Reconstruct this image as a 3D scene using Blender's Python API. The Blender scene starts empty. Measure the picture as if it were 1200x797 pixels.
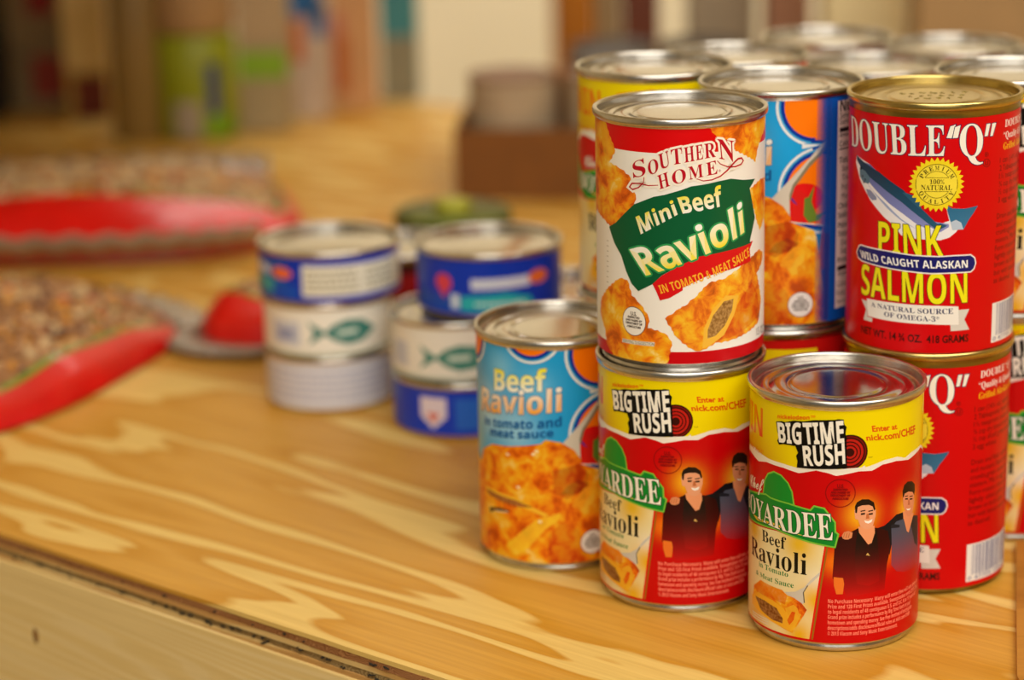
import bpy, bmesh, math, random
from math import pi, sin, cos, radians
from mathutils import Vector, Matrix
from mathutils.geometry import tessellate_polygon

C = bpy.context.collection
scene = bpy.context.scene
MM = 0.001

# ------------------------------------------------------------------ camera
cam_data = bpy.data.cameras.new('camera')
cam = bpy.data.objects.new('camera', cam_data)
C.objects.link(cam)
PITCH, ROLL, CAM_H = 0.2771, -0.0226, 0.3999
cam_data.sensor_width = 36.0
cam_data.lens = 36.0 * 2699.3 / 1200.0
cam_data.clip_start = 0.02
cam_data.dof.use_dof = True
cam_data.dof.focus_distance = 0.972
cam_data.dof.aperture_fstop = 4.3
_up = Vector((0, sin(PITCH), cos(PITCH))); _rt = Vector((1, 0, 0)); _fw = Vector((0, cos(PITCH), -sin(PITCH)))
_r = _rt * cos(ROLL) + _up * sin(ROLL); _u = -_rt * sin(ROLL) + _up * cos(ROLL)
cam.matrix_world = Matrix(((_r.x, _u.x, -_fw.x, 0), (_r.y, _u.y, -_fw.y, 0), (_r.z, _u.z, -_fw.z, CAM_H), (0, 0, 0, 1)))
scene.camera = cam

# ------------------------------------------------------------------ world, lights, exposure
world = bpy.data.worlds.new('world'); scene.world = world; world.use_nodes = True
bg = world.node_tree.nodes['Background']
bg.inputs['Color'].default_value = (1.0, 0.86, 0.62, 1); bg.inputs['Strength'].default_value = 0.17
scene.view_settings.view_transform = 'Standard'
scene.view_settings.look = 'None'
scene.view_settings.exposure = 0.0
scene.view_settings.gamma = 1.0

def area(name, loc, target, sx, sy, power, color):
    l = bpy.data.lights.new(name, 'AREA'); l.shape = 'RECTANGLE'; l.size = sx; l.size_y = sy; l.energy = power; l.color = color
    o = bpy.data.objects.new(name, l); C.objects.link(o); o.location = loc
    o.rotation_euler = (Vector(target) - Vector(loc)).to_track_quat('-Z', 'Y').to_euler()
    return o
area('ceiling_light_near', (0.45, 0.0, 1.60), (0.1, 1.0, 0), 2.2, 1.1, 46, (1.0, 0.94, 0.84))
area('front_fill', (0.15, -0.75, 0.70), (0.15, 1.0, 0.05), 1.3, 0.9, 5.5, (1.0, 0.94, 0.84))  # added low fill from the camera side to brighten the can fronts
area('back_wall_fill', (0.3, 3.1, 1.74), (0.2, 4.4, -0.1), 2.8, 1.3, 64, (1.0, 0.94, 0.85))  # added lamp turned to the back wall to brighten it

# ------------------------------------------------------------------ helpers
def srgb(h):
    r = []
    for i in (0, 2, 4):
        c = int(h[i:i+2], 16) / 255.0
        r.append(c / 12.92 if c <= 0.04045 else ((c + 0.055) / 1.055) ** 2.4)
    return tuple(r)

def mat(name, col, rough=0.5, metal=0.0, noise=0.0, nscale=40, coat=0.0, bump=0.0, spec=0.5):
    m = bpy.data.materials.new(name); m.use_nodes = True
    nt = m.node_tree; b = nt.nodes['Principled BSDF']
    c = srgb(col) if isinstance(col, str) else col
    b.inputs['Roughness'].default_value = rough; b.inputs['Metallic'].default_value = metal
    b.inputs['Coat Weight'].default_value = coat; b.inputs['Specular IOR Level'].default_value = spec
    tc = nt.nodes.new('ShaderNodeTexCoord'); n = nt.nodes.new('ShaderNodeTexNoise')
    n.inputs['Scale'].default_value = nscale; n.inputs['Detail'].default_value = 4
    nt.links.new(tc.outputs['Object'], n.inputs['Vector'])
    r = nt.nodes.new('ShaderNodeValToRGB')
    r.color_ramp.elements[0].position = 0.3; r.color_ramp.elements[1].position = 0.7
    r.color_ramp.elements[0].color = tuple(x * (1 - noise) for x in c) + (1,)
    r.color_ramp.elements[1].color = tuple(min(1, x * (1 + noise * 0.5)) for x in c) + (1,)
    nt.links.new(n.outputs['Fac'], r.inputs['Fac']); nt.links.new(r.outputs['Color'], b.inputs['Base Color'])
    if bump:
        bp = nt.nodes.new('ShaderNodeBump'); bp.inputs['Strength'].default_value = bump; bp.inputs['Distance'].default_value = 0.001
        nt.links.new(n.outputs['Fac'], bp.inputs['Height']); nt.links.new(bp.outputs['Normal'], b.inputs['Normal'])
    return m

def finish(name, me, m, parent=None, smooth=True, loc=None, rotz=0.0):
    if m is not None: me.materials.append(m)
    if smooth: me.polygons.foreach_set('use_smooth', [True] * len(me.polygons))
    o = bpy.data.objects.new(name, me); C.objects.link(o)
    if parent is not None: o.parent = parent
    if loc is not None: o.location = loc
    o.rotation_euler.z = rotz
    return o

def pydata(name, v, f):
    me = bpy.data.meshes.new(name); me.from_pydata(v, [], f); me.update(); return me

def empty(name, loc, label, cat, group=None, rotz=0.0):
    o = bpy.data.objects.new(name, None); C.objects.link(o); o.empty_display_size = 0.02
    o.location = loc; o.rotation_euler.z = rotz; o['label'] = label; o['category'] = cat
    if group: o['group'] = group
    return o

def lathe(profile, seg=96):
    """profile in mm (r, z), outside then inside; returns vertex and face lists in metres"""
    v, f = [], []; n = len(profile)
    for i in range(seg):
        a = 2 * pi * i / seg
        for r, z in profile: v.append((r * MM * sin(a), -r * MM * cos(a), z * MM))
    for i in range(seg):
        j = (i + 1) % seg
        for k in range(n - 1): f.append((i*n+k, j*n+k, j*n+k+1, i*n+k+1))
    return v, f

def box_mesh(name, sx, sy, sz, bevel=0.0, z0=0.0):
    bm = bmesh.new(); bmesh.ops.create_cube(bm, size=1)
    for v in bm.verts: v.co = Vector((v.co.x * sx, v.co.y * sy, (v.co.z + 0.5) * sz + z0))
    if bevel: bmesh.ops.bevel(bm, geom=bm.edges[:], offset=bevel, segments=2, affect='EDGES', profile=0.5)
    me = bpy.data.meshes.new(name); bm.to_mesh(me); bm.free(); return me

# ------------------------------------------------------------------ materials
tin = mat('tin', (0.62, 0.60, 0.56), 0.24, 1.0, 0.12, 300, bump=0.03)
tin_lid = mat('tin_lid', (0.60, 0.57, 0.53), 0.16, 1.0, 0.05, 200)
gold = mat('gold_lacquer', (0.56, 0.43, 0.15), 0.26, 1.0, 0.10, 300, bump=0.03)
gold_lid = mat('gold_lid', (0.62, 0.50, 0.24), 0.30, 1.0, 0.08, 260, bump=0.05)
gold_dark = mat('gold_side', (0.30, 0.24, 0.06), 0.32, 1.0, 0.1, 300)

def print_material():
    m = bpy.data.materials.new('printed_paper_label'); m.use_nodes = True
    nt = m.node_tree; b = nt.nodes['Principled BSDF']; L = nt.links.new
    b.inputs['Roughness'].default_value = 0.30; b.inputs['Specular IOR Level'].default_value = 0.22
    ca = nt.nodes.new('ShaderNodeAttribute'); ca.attribute_name = 'ink'
    fa = nt.nodes.new('ShaderNodeAttribute'); fa.attribute_name = 'sauce'
    uvn = nt.nodes.new('ShaderNodeUVMap'); uvn.uv_map = 'UVMap'
    n1 = nt.nodes.new('ShaderNodeTexNoise'); n1.inputs['Scale'].default_value = 16; n1.inputs['Detail'].default_value = 5; n1.inputs['Roughness'].default_value = 0.62; n1.inputs['Distortion'].default_value = 0.6
    L(uvn.outputs['UV'], n1.inputs['Vector'])
    r1 = nt.nodes.new('ShaderNodeValToRGB'); cr = r1.color_ramp
    cr.elements[0].position = 0.30; cr.elements[0].color = srgb('b02c04') + (1,)
    cr.elements[1].position = 0.80; cr.elements[1].color = srgb('fff0a0') + (1,)
    for p, c in ((0.40, 'e05a08'), (0.47, 'f08412'), (0.55, 'f6a816'), (0.64, 'fac42c')):
        e = cr.elements.new(p); e.color = srgb(c) + (1,)
    n3 = nt.nodes.new('ShaderNodeTexNoise'); n3.inputs['Scale'].default_value = 7; n3.inputs['Detail'].default_value = 2; L(uvn.outputs['UV'], n3.inputs['Vector'])
    av = nt.nodes.new('ShaderNodeMath'); av.operation = 'ADD'; L(n1.outputs['Fac'], av.inputs[0]); L(n3.outputs['Fac'], av.inputs[1])
    sc_ = nt.nodes.new('ShaderNodeMath'); sc_.operation = 'MULTIPLY_ADD'; sc_.inputs[1].default_value = 0.85; sc_.inputs[2].default_value = -0.35; L(av.outputs[0], sc_.inputs[0])
    L(sc_.outputs[0], r1.inputs['Fac'])
    n2 = nt.nodes.new('ShaderNodeTexNoise'); n2.inputs['Scale'].default_value = 75; n2.inputs['Detail'].default_value = 3
    L(uvn.outputs['UV'], n2.inputs['Vector'])
    r2 = nt.nodes.new('ShaderNodeValToRGB'); cr = r2.color_ramp
    cr.elements[0].position = 0.38; cr.elements[0].color = srgb('4a2006') + (1,)
    cr.elements[1].position = 0.62; cr.elements[1].color = srgb('dcb070') + (1,)
    L(n2.outputs['Fac'], r2.inputs['Fac'])
    gt = nt.nodes.new('ShaderNodeMath'); gt.operation = 'GREATER_THAN'; gt.inputs[1].default_value = 0.0
    ab = nt.nodes.new('ShaderNodeMath'); ab.operation = 'ABSOLUTE'
    L(fa.outputs['Fac'], gt.inputs[0]); L(fa.outputs['Fac'], ab.inputs[0])
    mx = nt.nodes.new('ShaderNodeMix'); mx.data_type = 'RGBA'
    L(gt.outputs[0], mx.inputs['Factor']); L(r2.outputs['Color'], mx.inputs['A']); L(r1.outputs['Color'], mx.inputs['B'])
    m2 = nt.nodes.new('ShaderNodeMix'); m2.data_type = 'RGBA'
    mu = nt.nodes.new('ShaderNodeMath'); mu.operation = 'MULTIPLY'; mu.inputs[1].default_value = 0.82
    L(ab.outputs[0], mu.inputs[0]); L(mu.outputs[0], m2.inputs['Factor'])
    L(ca.outputs['Color'], m2.inputs['A']); L(mx.outputs['Result'], m2.inputs['B'])
    L(m2.outputs['Result'], b.inputs['Base Color'])
    return m
PRINT = print_material()

# label artwork, (u, v) in mm: u along the can wall, v up from the can's foot
ART = {
'promo_ravioli': [
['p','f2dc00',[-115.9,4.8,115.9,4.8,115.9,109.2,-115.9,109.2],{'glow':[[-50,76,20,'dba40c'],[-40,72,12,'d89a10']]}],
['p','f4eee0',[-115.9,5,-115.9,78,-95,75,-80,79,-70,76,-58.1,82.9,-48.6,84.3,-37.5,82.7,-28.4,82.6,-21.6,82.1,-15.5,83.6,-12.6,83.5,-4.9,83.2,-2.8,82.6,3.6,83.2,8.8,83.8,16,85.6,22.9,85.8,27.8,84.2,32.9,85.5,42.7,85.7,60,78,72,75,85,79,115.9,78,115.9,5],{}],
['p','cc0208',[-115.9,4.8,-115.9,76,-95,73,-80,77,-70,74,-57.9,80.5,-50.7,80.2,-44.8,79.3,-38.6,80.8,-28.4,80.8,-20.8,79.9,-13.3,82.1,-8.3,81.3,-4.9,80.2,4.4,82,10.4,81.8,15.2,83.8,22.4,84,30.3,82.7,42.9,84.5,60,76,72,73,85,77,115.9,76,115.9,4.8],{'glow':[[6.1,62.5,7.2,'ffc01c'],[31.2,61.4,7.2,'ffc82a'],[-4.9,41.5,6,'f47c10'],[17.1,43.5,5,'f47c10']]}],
['p','14161c',[11.8,55.6,16.8,56.4,23.2,60,27.6,60,28,49.9,23.7,45.6,21.1,47.8,19.9,42.6],{}],
['p','4c5468',[20.5,54.5,23.3,56.9,27.7,56.9,36.3,55.2,42.1,50.9,44.3,31.2,37.9,31.2,28.7,32.6,24.1,34.2,21,37.7,20.9,47.8],{'g':'c81014','e':2.2}],
['p','23262e',[36.2,56,41.5,54.2,42.3,39.8,38,42.9,33.1,53.8],{}],
['p','20242e',[20,55.7,21.4,56.2,25.5,54.8,25.3,53.7,20.7,54.4],{}],
['p','f09a6c',[27.2,60.5,27.7,57.7,30.4,50.7,31.9,49.5,34.6,54.1,36.1,57.1],{}],
['p','e8946a',[26.9,67.7,27.5,62.9,29.4,58.9,30.8,57.2,32.6,56.7,35.2,58.4,36.2,61.9,35.9,65.9,32.3,68.5,28.4,69.2],{}],
['p','2a1a10',[27,66.9,26.7,69.6,27.7,72.1,30.1,73,33.6,72.2,36.4,70,36.7,67.2,36,65.1,34.7,67,31,68.3,28.2,68.1,27.5,66.6],{}],
['p','fff4e8',[29.5,61,31.3,60.4,33.3,60.3,32.2,59.6,30.6,59.9],{}],
['p','30180e',[28.5,65.9,30.6,65.5,30.6,64.8,28.6,65.3],{}],
['p','30180e',[32.1,64.9,34.5,64.3,34.6,63.7,32.1,64.2],{}],
['p','30180e',[28.2,67,30.6,66.7,30.7,66.3,28.3,66.6],{}],
['p','30180e',[31.8,66,34.6,65.5,34.6,65.1,31.8,65.6],{}],
['p','c87048',[30.9,64.7,31.7,64.5,32.4,61.9,30.7,62.4],{}],
['p','32080a',[-5.7,35.8,-5.1,48.2,-3.7,52.8,1.3,55.1,4.5,56.8,13,56.1,18.6,53.7,20.2,47.2,19.4,42,18.6,39,17.9,31.4,17.6,27.6,9.3,27,0.4,25.8,-1.2,30.5,-1.2,33.6,-5.7,34.3],{'g':'cc0c10','e':3}],
['p','ee7a28',[-5.2,35.1,-1.3,34.7,-0.8,32,-1.3,27.4,-4,27.3,-5.1,31.2],{}],
['p','14100f',[4.3,56,9.2,47.9,13,55.5,14.6,40.6,14.8,32,10,30.4,4.6,31.8,3.6,41.1,3.6,47.3],{'g':'b80c10','e':3}],
['p','f0a070',[4.7,57.5,5.1,54.8,9.2,49.1,10.8,49.6,12.2,54,11.9,57.2],{}],
['p','e09060',[-2.2,53.6,-1.3,55.3,0.5,55.8,2.4,55,2,52.7,0.6,52,-0.8,52,-1.7,52.4],{}],
['p','b86838',[-1.6,52.8,-1,55,-0.8,55,-1.4,52.7],{}],
['p','b86838',[-0.6,52.8,0,54.9,0.2,54.9,-0.3,52.6],{}],
['p','b86838',[0.4,52.8,1,54.9,1.2,54.9,0.7,52.6],{}],
['p','d8b060',[8.3,44.4,9.1,45.4,10.2,43.9],{}],
['p','eda67c',[2.9,64.7,3.3,61.2,3.7,60.8,4.5,60.8,5.6,57.6,7.5,56.2,9.4,56,11.1,57,12.3,61.5,12.4,63.7,11.5,66.9,7.6,68.5,3.9,67.7],{}],
['p','22150e',[3.3,63.9,3.1,66.6,3.9,68.4,6.1,69.6,9.1,69.3,11.4,67.7,12.2,64.5,11.6,63.9,10.9,65.9,9.2,66.8,6.2,66.9,4.3,66.3,4,63.5],{}],
['p','fffaf0',[7.2,60.1,9,59.6,10.9,60.3,10.5,59,9.1,58.5,7.8,59],{}],
['p','2c160c',[5.7,63.4,7.5,63.5,7.5,62.7,5.7,62.6],{}],
['p','2c160c',[9.1,63,11,63.1,11,62.3,9.1,62.3],{}],
['p','2c160c',[5.5,64.5,7.6,64.8,7.6,64.3,5.6,64],{}],
['p','2c160c',[8.9,64.2,11.1,64.4,11.1,63.9,9,63.7],{}],
['p','c8703f',[8.2,62.9,9,62.9,9.6,60.7,7.9,60.7],{}],
['e','3a0a06',[0.6,90.5],7.56,7.74,{}],
['e','7a120a',[0.6,90.5],6.89,7.05,{}],
['e','3a0a06',[0.6,90.5],6.38,6.54,{}],
['e','c02014',[0.6,90.5],5.71,5.85,{}],
['e','3a0a06',[0.6,90.5],4.7,4.82,{}],
['e','b81c12',[0.6,90.5],4.2,4.3,{}],
['e','3a0a06',[0.6,90.5],3.19,3.27,{}],
['e','c02014',[0.6,90.5],2.69,2.75,{}],
['e','3a0a06',[0.6,90.5],1.85,1.89,{}],
['p','f4eee0',[-8.3,82.7,-7,82.8,0,83.5,2.9,83.6,5.8,83.7,6.9,84.5,7.7,82.9,0,82.4,-7,82],{}],
['p','0c0a08',[-32.6,100.4,-29.5,101.2,-27.7,101.2,-23.5,102.6,-18.8,103,-14.4,104.1,-5.3,104.8,-4.6,105.1,-2.3,104.9,-2,102.8,-1,101.7,-1.4,98.7,-0.9,97.2,-0.5,83.7,-4.2,83.3,-8.5,83.1,-14.1,82.7,-21.8,82.3,-21.5,85.1,-22.2,87.3,-21.3,88.9,-22.6,91.6,-25.9,91.5,-28.5,91.3,-30.8,90.6,-31.8,92.1,-30.8,93.9,-31.8,96.3],{}],
['t','b','BIG',[-30.7,91.8,-19.8,92.9,-31.9,100,-20.3,102],'f8f4e6',{'w':0.12}],
['t','b','TIME',[-18.2,93.3,-1.9,95,-19.4,102.2,-2.5,104.3],'f8f4e6',{'w':0.12}],
['t','b','RUSH',[-18.4,83.7,-1.3,85.8,-19.3,92.1,-1.9,94.6],'f8f4e6',{'w':0.12}],
['t','b','nickelodeon™',[-31.7,102,-14,104.5,-31.7,103.8,-14,106.2],'ee5a10',{}],
['t','n','Enter at',[10.2,98.9,22.5,98.1,9.8,101.4,22.1,100.4],'e0500c',{'w':0.12}],
['t','n','nick.com/CHEF',[7.7,95.3,35.6,93.1,7.2,97.7,35.1,96.7],'e0500c',{'w':0.12}],
['t','n','™',[8.4,87.2,10.3,87.2,8.3,87.9,10.3,88],'604010',{}],
['t','b','WIN',[-68.6,90.9,-41.6,90.9,-68.6,103.7,-41.6,103.7],'e2400c',{'g':'f08a08'}],
['t','b','INSTANTLY when you visit!',[-86.6,83.2,-40.6,83.2,-86.6,85.6,-40.6,85.6],'e08a10',{}],
['r','900a0c',[-3,72.6],5.95,6.3],
['t','n','U.S.',[-4.4,75.05,-1.6,75.05,-4.4,76.55,-1.6,76.55],'900a0c',{'w':0.08}],
['t','n','INSPECTED',[-5.9,73.8,-0.1,73.8,-5.9,74.6,-0.1,74.6],'900a0c',{'w':0.08}],
['t','n','AND PASSED BY',[-7,72.5,1,72.5,-7,73.3,1,73.3],'900a0c',{'w':0.08}],
['t','n','DEPARTMENT OF',[-7,71.2,1,71.2,-7,72,1,72],'900a0c',{'w':0.08}],
['t','n','AGRICULTURE',[-6.3,69.8,0.3,69.8,-6.3,70.6,0.3,70.6],'900a0c',{'w':0.08}],
['p','a06a18',[-68.4,49.3,-52.6,49,-30.1,51.7,-7.6,49.5,-13.6,5.9,-74.4,5.6],{}],
['p','e02010',[-69.1,49.3,-53.3,49,-30.8,51.7,-8.3,49.5,-14.3,5.9,-75.1,5.6],{}],
['p','f2e6b4',[-70,49.3,-54.2,49,-31.7,51.7,-9.2,49.5,-15.2,5.9,-76,5.6],{'glow':[[-20.4,48.1,9,'eec020'],[-48.9,47.8,7,'e8b818'],[-11.9,31.5,5,'f6f0e0'],[-12.5,23.7,8,'f0b810'],[-46.1,6.7,9,'eaa810'],[-19.8,6.8,8,'f0b800'],[-68,40,12,'f0c020']]}],
['p','d4cfc4',[-11.1,36.9,-11,35.6,-15.9,30.2,-17.8,26.8,-17.3,22.2,-20,20.5,-27.2,25.1,-21.7,26.5,-17.8,29.1,-14.8,33.1],{}],
['p','6a6458',[-15.9,30.2,-17.8,26.8,-17.3,22.2,-17.8,22.1,-18.3,26.7,-16.4,30.3],{}],
['p','e8e0d0',[-50.3,9,-36.5,9.8,-35.9,9.4,-50.3,8.4],{}],
['p','e8e0d0',[-50.3,7.9,-36.4,8.7,-35.9,8.3,-50.3,7.3],{}],
['p','e8e0d0',[-50.3,6.8,-36.4,7.6,-35.9,7.2,-50.2,6.2],{}],
['p','e8741a',[-48.3,21.4,-42,26.1,-35,25.9,-28.4,25.7,-25.7,24,-22.5,23.6,-18.9,21.9,-16.4,19.1,-17.8,16.2,-22.9,7.3,-31.2,9.1,-50.4,12.6],{'food':1,'s':0.5}],
['p','ee5a10',[-47.3,21.4,-42,25.9,-35,25.7,-28.4,25.5,-25.7,23.8,-26.7,19.4,-34.4,20.4,-44.7,19.2],{'food':0.5,'g':'d83a08'}],
['p','f8b82c',[-50.5,16.2,-43.9,19.9,-33.3,19.5,-27.5,17.6,-24.9,14.4,-22.9,7.7,-31.2,9.1,-50.4,12.2],{}],
['p','8a4a10',[-46.7,17.1,-39,17.7,-31.3,16.6,-27.8,12.8,-27.8,10.5,-33.2,10.5,-41.5,12.4],{'food':0.4,'dark':1}],
['p','f8c030',[-26.6,17.9,-22.4,20.4,-20.6,19.2,-20,17,-18.8,16.5,-22.3,8.7,-23.9,8.3,-25.3,13.5],{'food':0.3}],
['p','e2480c',[-25.5,12.6,-23.2,17.1,-21.6,17.1,-22.3,13.4,-24.4,10.5],{'food':0.3}],
['t','s','Beef',[-41,44.6,-26.5,44.5,-41.4,49.6,-26.5,49.9],'141008',{}],
['t','s','Ravioli',[-51.7,34.9,-16.7,34.9,-52.4,42.8,-16.6,44.5],'141008',{}],
['t','s','in Tomato',[-43.6,32,-25.3,32.3,-43.6,34.4,-25.3,34.7],'2c8440',{}],
['t','s','& Meat Sauce',[-46.2,27.4,-22.5,27.9,-46.2,29.4,-22.6,30.4],'2c8440',{}],
['p','18902c',[-40.9,62,-39.9,68.5,-39.1,72.6,-37.1,75.6,-33.6,77.4,-29.7,76.8,-26.3,74.3,-24.3,70.9,-23.4,65.8],{'o':['7cc840',0.7]}],
['p','0f8a2c',[-73,73,-59,61.3,-38.4,66,-35.5,65.3,-25.5,65.2,-15.3,63.9,-13.7,65.9,-9.8,65.3,-5.4,59.5,-5.2,55.2,-4,54.2,-5.2,48.9,-15.1,50.3,-31.7,52.9,-54.3,50.6,-73,58],{'o':['7cc840',0.7]}],
['p','e8c040',[-51.3,53.8,-43.6,53.9,-31.8,55,-28,54.4,-28.5,53.7,-33.8,53.9,-45.2,52.4],{}],
['p','e8d060',[-27.1,52.7,-22.9,53.2,-17.7,52.5,-22.9,52.4],{}],
['t','h','Chef',[-54.8,65.1,-39.9,67.3,-54.9,70.2,-40,72.7],'f6f2e4',{'w':0.08}],
['t','s','BOYARDEE',[-60.73,54.43,-5.7,51.6,-60.95,61.72,-6.6,63.3],'f8f4e4',{'o':['0a5a20',0.4]}],
['t','b','No Purchase Necessary. Many will enter,few will win. Enter by',[-7.4,23.2,43.8,23.2,-7.4,24.95,43.8,24.95],'ff9078',{}],
['t','b','Prize and 120 First Prizes available. Sweepstakes ends 2013. One',[-7.4,20.8,43,20.8,-7.4,22.55,43,22.55],'ff9078',{}],
['t','b','to legal residents of 48 contiguous U.S. and D.C. 8 to 17 years of',[-7.4,18.4,40.6,18.4,-7.4,20.15,40.6,20.15],'ff9078',{}],
['t','b','Grand prize includes a performance by Big Time Rush in your',[-7.4,16,35.2,16,-7.4,17.75,35.2,17.75],'ff9078',{}],
['t','b','hometown and spending money. See free method of entry,prize',[-7.4,13.5,36.6,13.5,-7.4,15.25,36.6,15.25],'ff9078',{}],
['t','b','descriptions/odds disclosure/official rules at nick.com/CHEF.',[-7.4,11,35.1,11,-7.4,12.75,35.1,12.75],'ff9078',{}],
['t','b','© 2013 Viacom and Sony Music Entertainment.',[-7.4,8.5,25.5,8.5,-7.4,10.25,25.5,10.25],'ff9078',{}],
],
'mini_ravioli': [
['p','f4f0e8',[-115.9,5.8,115.9,5.8,115.9,109,-115.9,109],{}],
['p','d80208',[-115.9,98.1,115.9,98.1,115.9,109,-115.9,109],{}],
['p','c80410',[-115.9,5.8,115.9,5.8,115.9,11.2,-115.9,11.2],{}],
['p','f09020',[-66,109,-64.6,109.5,-63.1,109,-61.7,109.5,-60.2,109,-58.8,109.5,-57.4,109,-55.9,109.5,-54.5,109,-53,109.6,-51.6,109.1,-50.1,109.6,-48.7,109.1,-47.3,109.6,-45.8,109.1,-44.4,109.6,-42.9,109.1,-41.5,109.1,-40.2,107.9,-39.8,106.2,-38.4,105,-38,103.3,-36.8,102.4,-36.4,100.9,-35.1,100,-34.7,98.5,-33.9,97.3,-34.4,95.8,-35.7,94.9,-36.1,93.5,-37.4,92.6,-38.3,91.4,-36.6,91.5,-35.1,90.7,-33.3,90.8,-31.8,90,-30.2,89.6,-28.7,89.3,-27.6,88,-26.1,87.7,-25.1,86.5,-24.7,85,-25.4,83.5,-25.5,82,-23.7,81.1,-22.5,79.4,-22.4,77.5,-23.3,75.8,-23.7,74,-23.7,72.4,-24.7,71.1,-24.7,69.5,-25.6,68.2,-25.7,66.5,-26.6,65.2,-26.6,63.6,-27.6,62.3,-29.1,61.9,-30.5,62.6,-31.9,62.2,-33.3,62.8,-34.8,62.5,-36.2,63.1,-37.8,63.1,-39.1,64.1,-40.7,64.1,-42,65.1,-43.4,65.6,-44.9,65.5,-46.2,66.3,-47.7,66.2,-49,67,-50.5,66.9,-51.8,67.7,-53.2,68.1,-54.2,66.9,-55.8,66.5,-56.8,65.2,-58.3,64.9,-59.3,63.6,-60.9,63.2,-61.9,62,-63.4,61.6,-64.5,60.4,-66,60,-66.5,61.4,-66,62.8,-66.5,64.2,-66,65.6,-66.5,67,-66,68.4,-66.5,69.8,-66,71.2,-66.5,72.6,-66,74,-66.5,75.4,-66,76.8,-66.5,78.2,-66,79.6,-66.5,81,-66,82.4,-66.5,83.8,-66,85.2,-66.5,86.6,-66,88,-66.5,89.4,-66,90.8,-66.5,92.2,-66,93.6,-66.5,95,-66,96.4,-66.5,97.8,-66,99.2,-66.5,100.6,-66,102,-66.5,103.4,-66,104.8,-66.5,106.2,-66,107.6],{'food':1}],
['p','f2b020',[-45.9,108,-44.2,108.5,-42.5,108.1,-40.8,108.1,-39.8,106.9,-39.8,105.3,-38.8,104.1,-38.7,102.5,-37.5,101.4,-37.2,99.8,-35.9,98.6,-35.6,97,-36.2,95.6,-37.5,94.9,-38.1,93.5,-39.4,92.8,-40.4,91.8,-41.6,92.8,-42,94.2,-43.2,95.2,-43.5,96.7,-44.3,97.9,-45,99.3,-44.8,100.8,-45.5,102.2,-45.2,103.7,-45.9,105,-45.7,106.6],{'food':0.4}],
['p','f0a428',[8.9,109.1,10.4,108.1,11,106.4,12.5,105.4,13.2,103.8,14.9,103.8,16.2,102.9,17.9,103,19.3,102,20.8,101.6,21.8,100.4,21.9,98.7,22.5,97.3,24,97.1,25,96,26.5,95.9,27.5,94.8,29,94.6,30,93.5,31.5,93.4,32.5,92.3,34,92.1,35,91,36.3,90.4,36.5,92.1,37.6,93.5,37.7,95.2,38.8,96.6,39.7,98.1,41.2,98.9,42.4,100,43.6,101.1,45.2,101.2,46.5,102.3,48.1,102.5,49.3,103.6,50.9,103.8,52.2,104.8,53.8,105,52.4,105.8,51.8,107.2,50.4,108,49.8,109.5,48.4,109.1,47,109.6,45.5,109.2,44.2,109.8,42.7,109.3,41.3,109.9,39.9,109.5,38.5,110.1,37.1,109.6,35.7,110.2,34.3,109.8,32.9,110.3,31.4,109.9,30.1,110.5,28.6,110,27.2,110.6,25.8,110.2,24.4,110.7,23,110.3,21.6,110.9,20.2,110.4,18.8,111,17.3,110.6,16,111.2,14.5,110.7,13.1,111.3,11.7,110.9,10.3,111.4,8.9,111.5],{'food':1}],
['p','f0a020',[31.3,79.1,32.6,80,34.1,79.9,35.4,80.8,36.9,80.7,38.2,81.6,39.7,81.5,41.1,81.9,42.6,82.2,43.9,81.6,45.4,81.9,46.7,81.2,48.2,81.6,49.6,80.9,51,81.2,52.4,80.6,53.8,80.4,55.4,80.8,56.9,80.2,58.5,80.6,60,80,60.5,78.6,60,77.1,60.5,75.7,60,74.3,60.5,72.9,60,71.4,60.5,70,60,68.6,60.5,67.1,60,65.7,60.5,64.3,60,62.9,60.5,61.4,60,60,60.5,58.6,60,57.1,60.5,55.7,60,54.3,60.5,52.9,60,51.4,60,50,58.7,50.7,58,52.1,56.7,52.9,56.1,54.3,54.7,55,54.1,56.4,52.8,57.1,52.2,58.6,50.8,59.3,50.2,60.7,48.9,61.4,48.3,62.8,47.3,63.9,46.5,62.6,45,62.1,44.2,60.8,42.7,60.3,41.6,59.4,40.3,60.4,39.8,61.9,38.4,62.9,37.9,64.4,36.8,65.5,36.7,67.1,35.6,68.2,35.5,69.7,34.4,70.9,34.3,72.4,33.2,73.5,33.1,75.1,32,76.2,31.9,77.8],{'food':1}],
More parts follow.
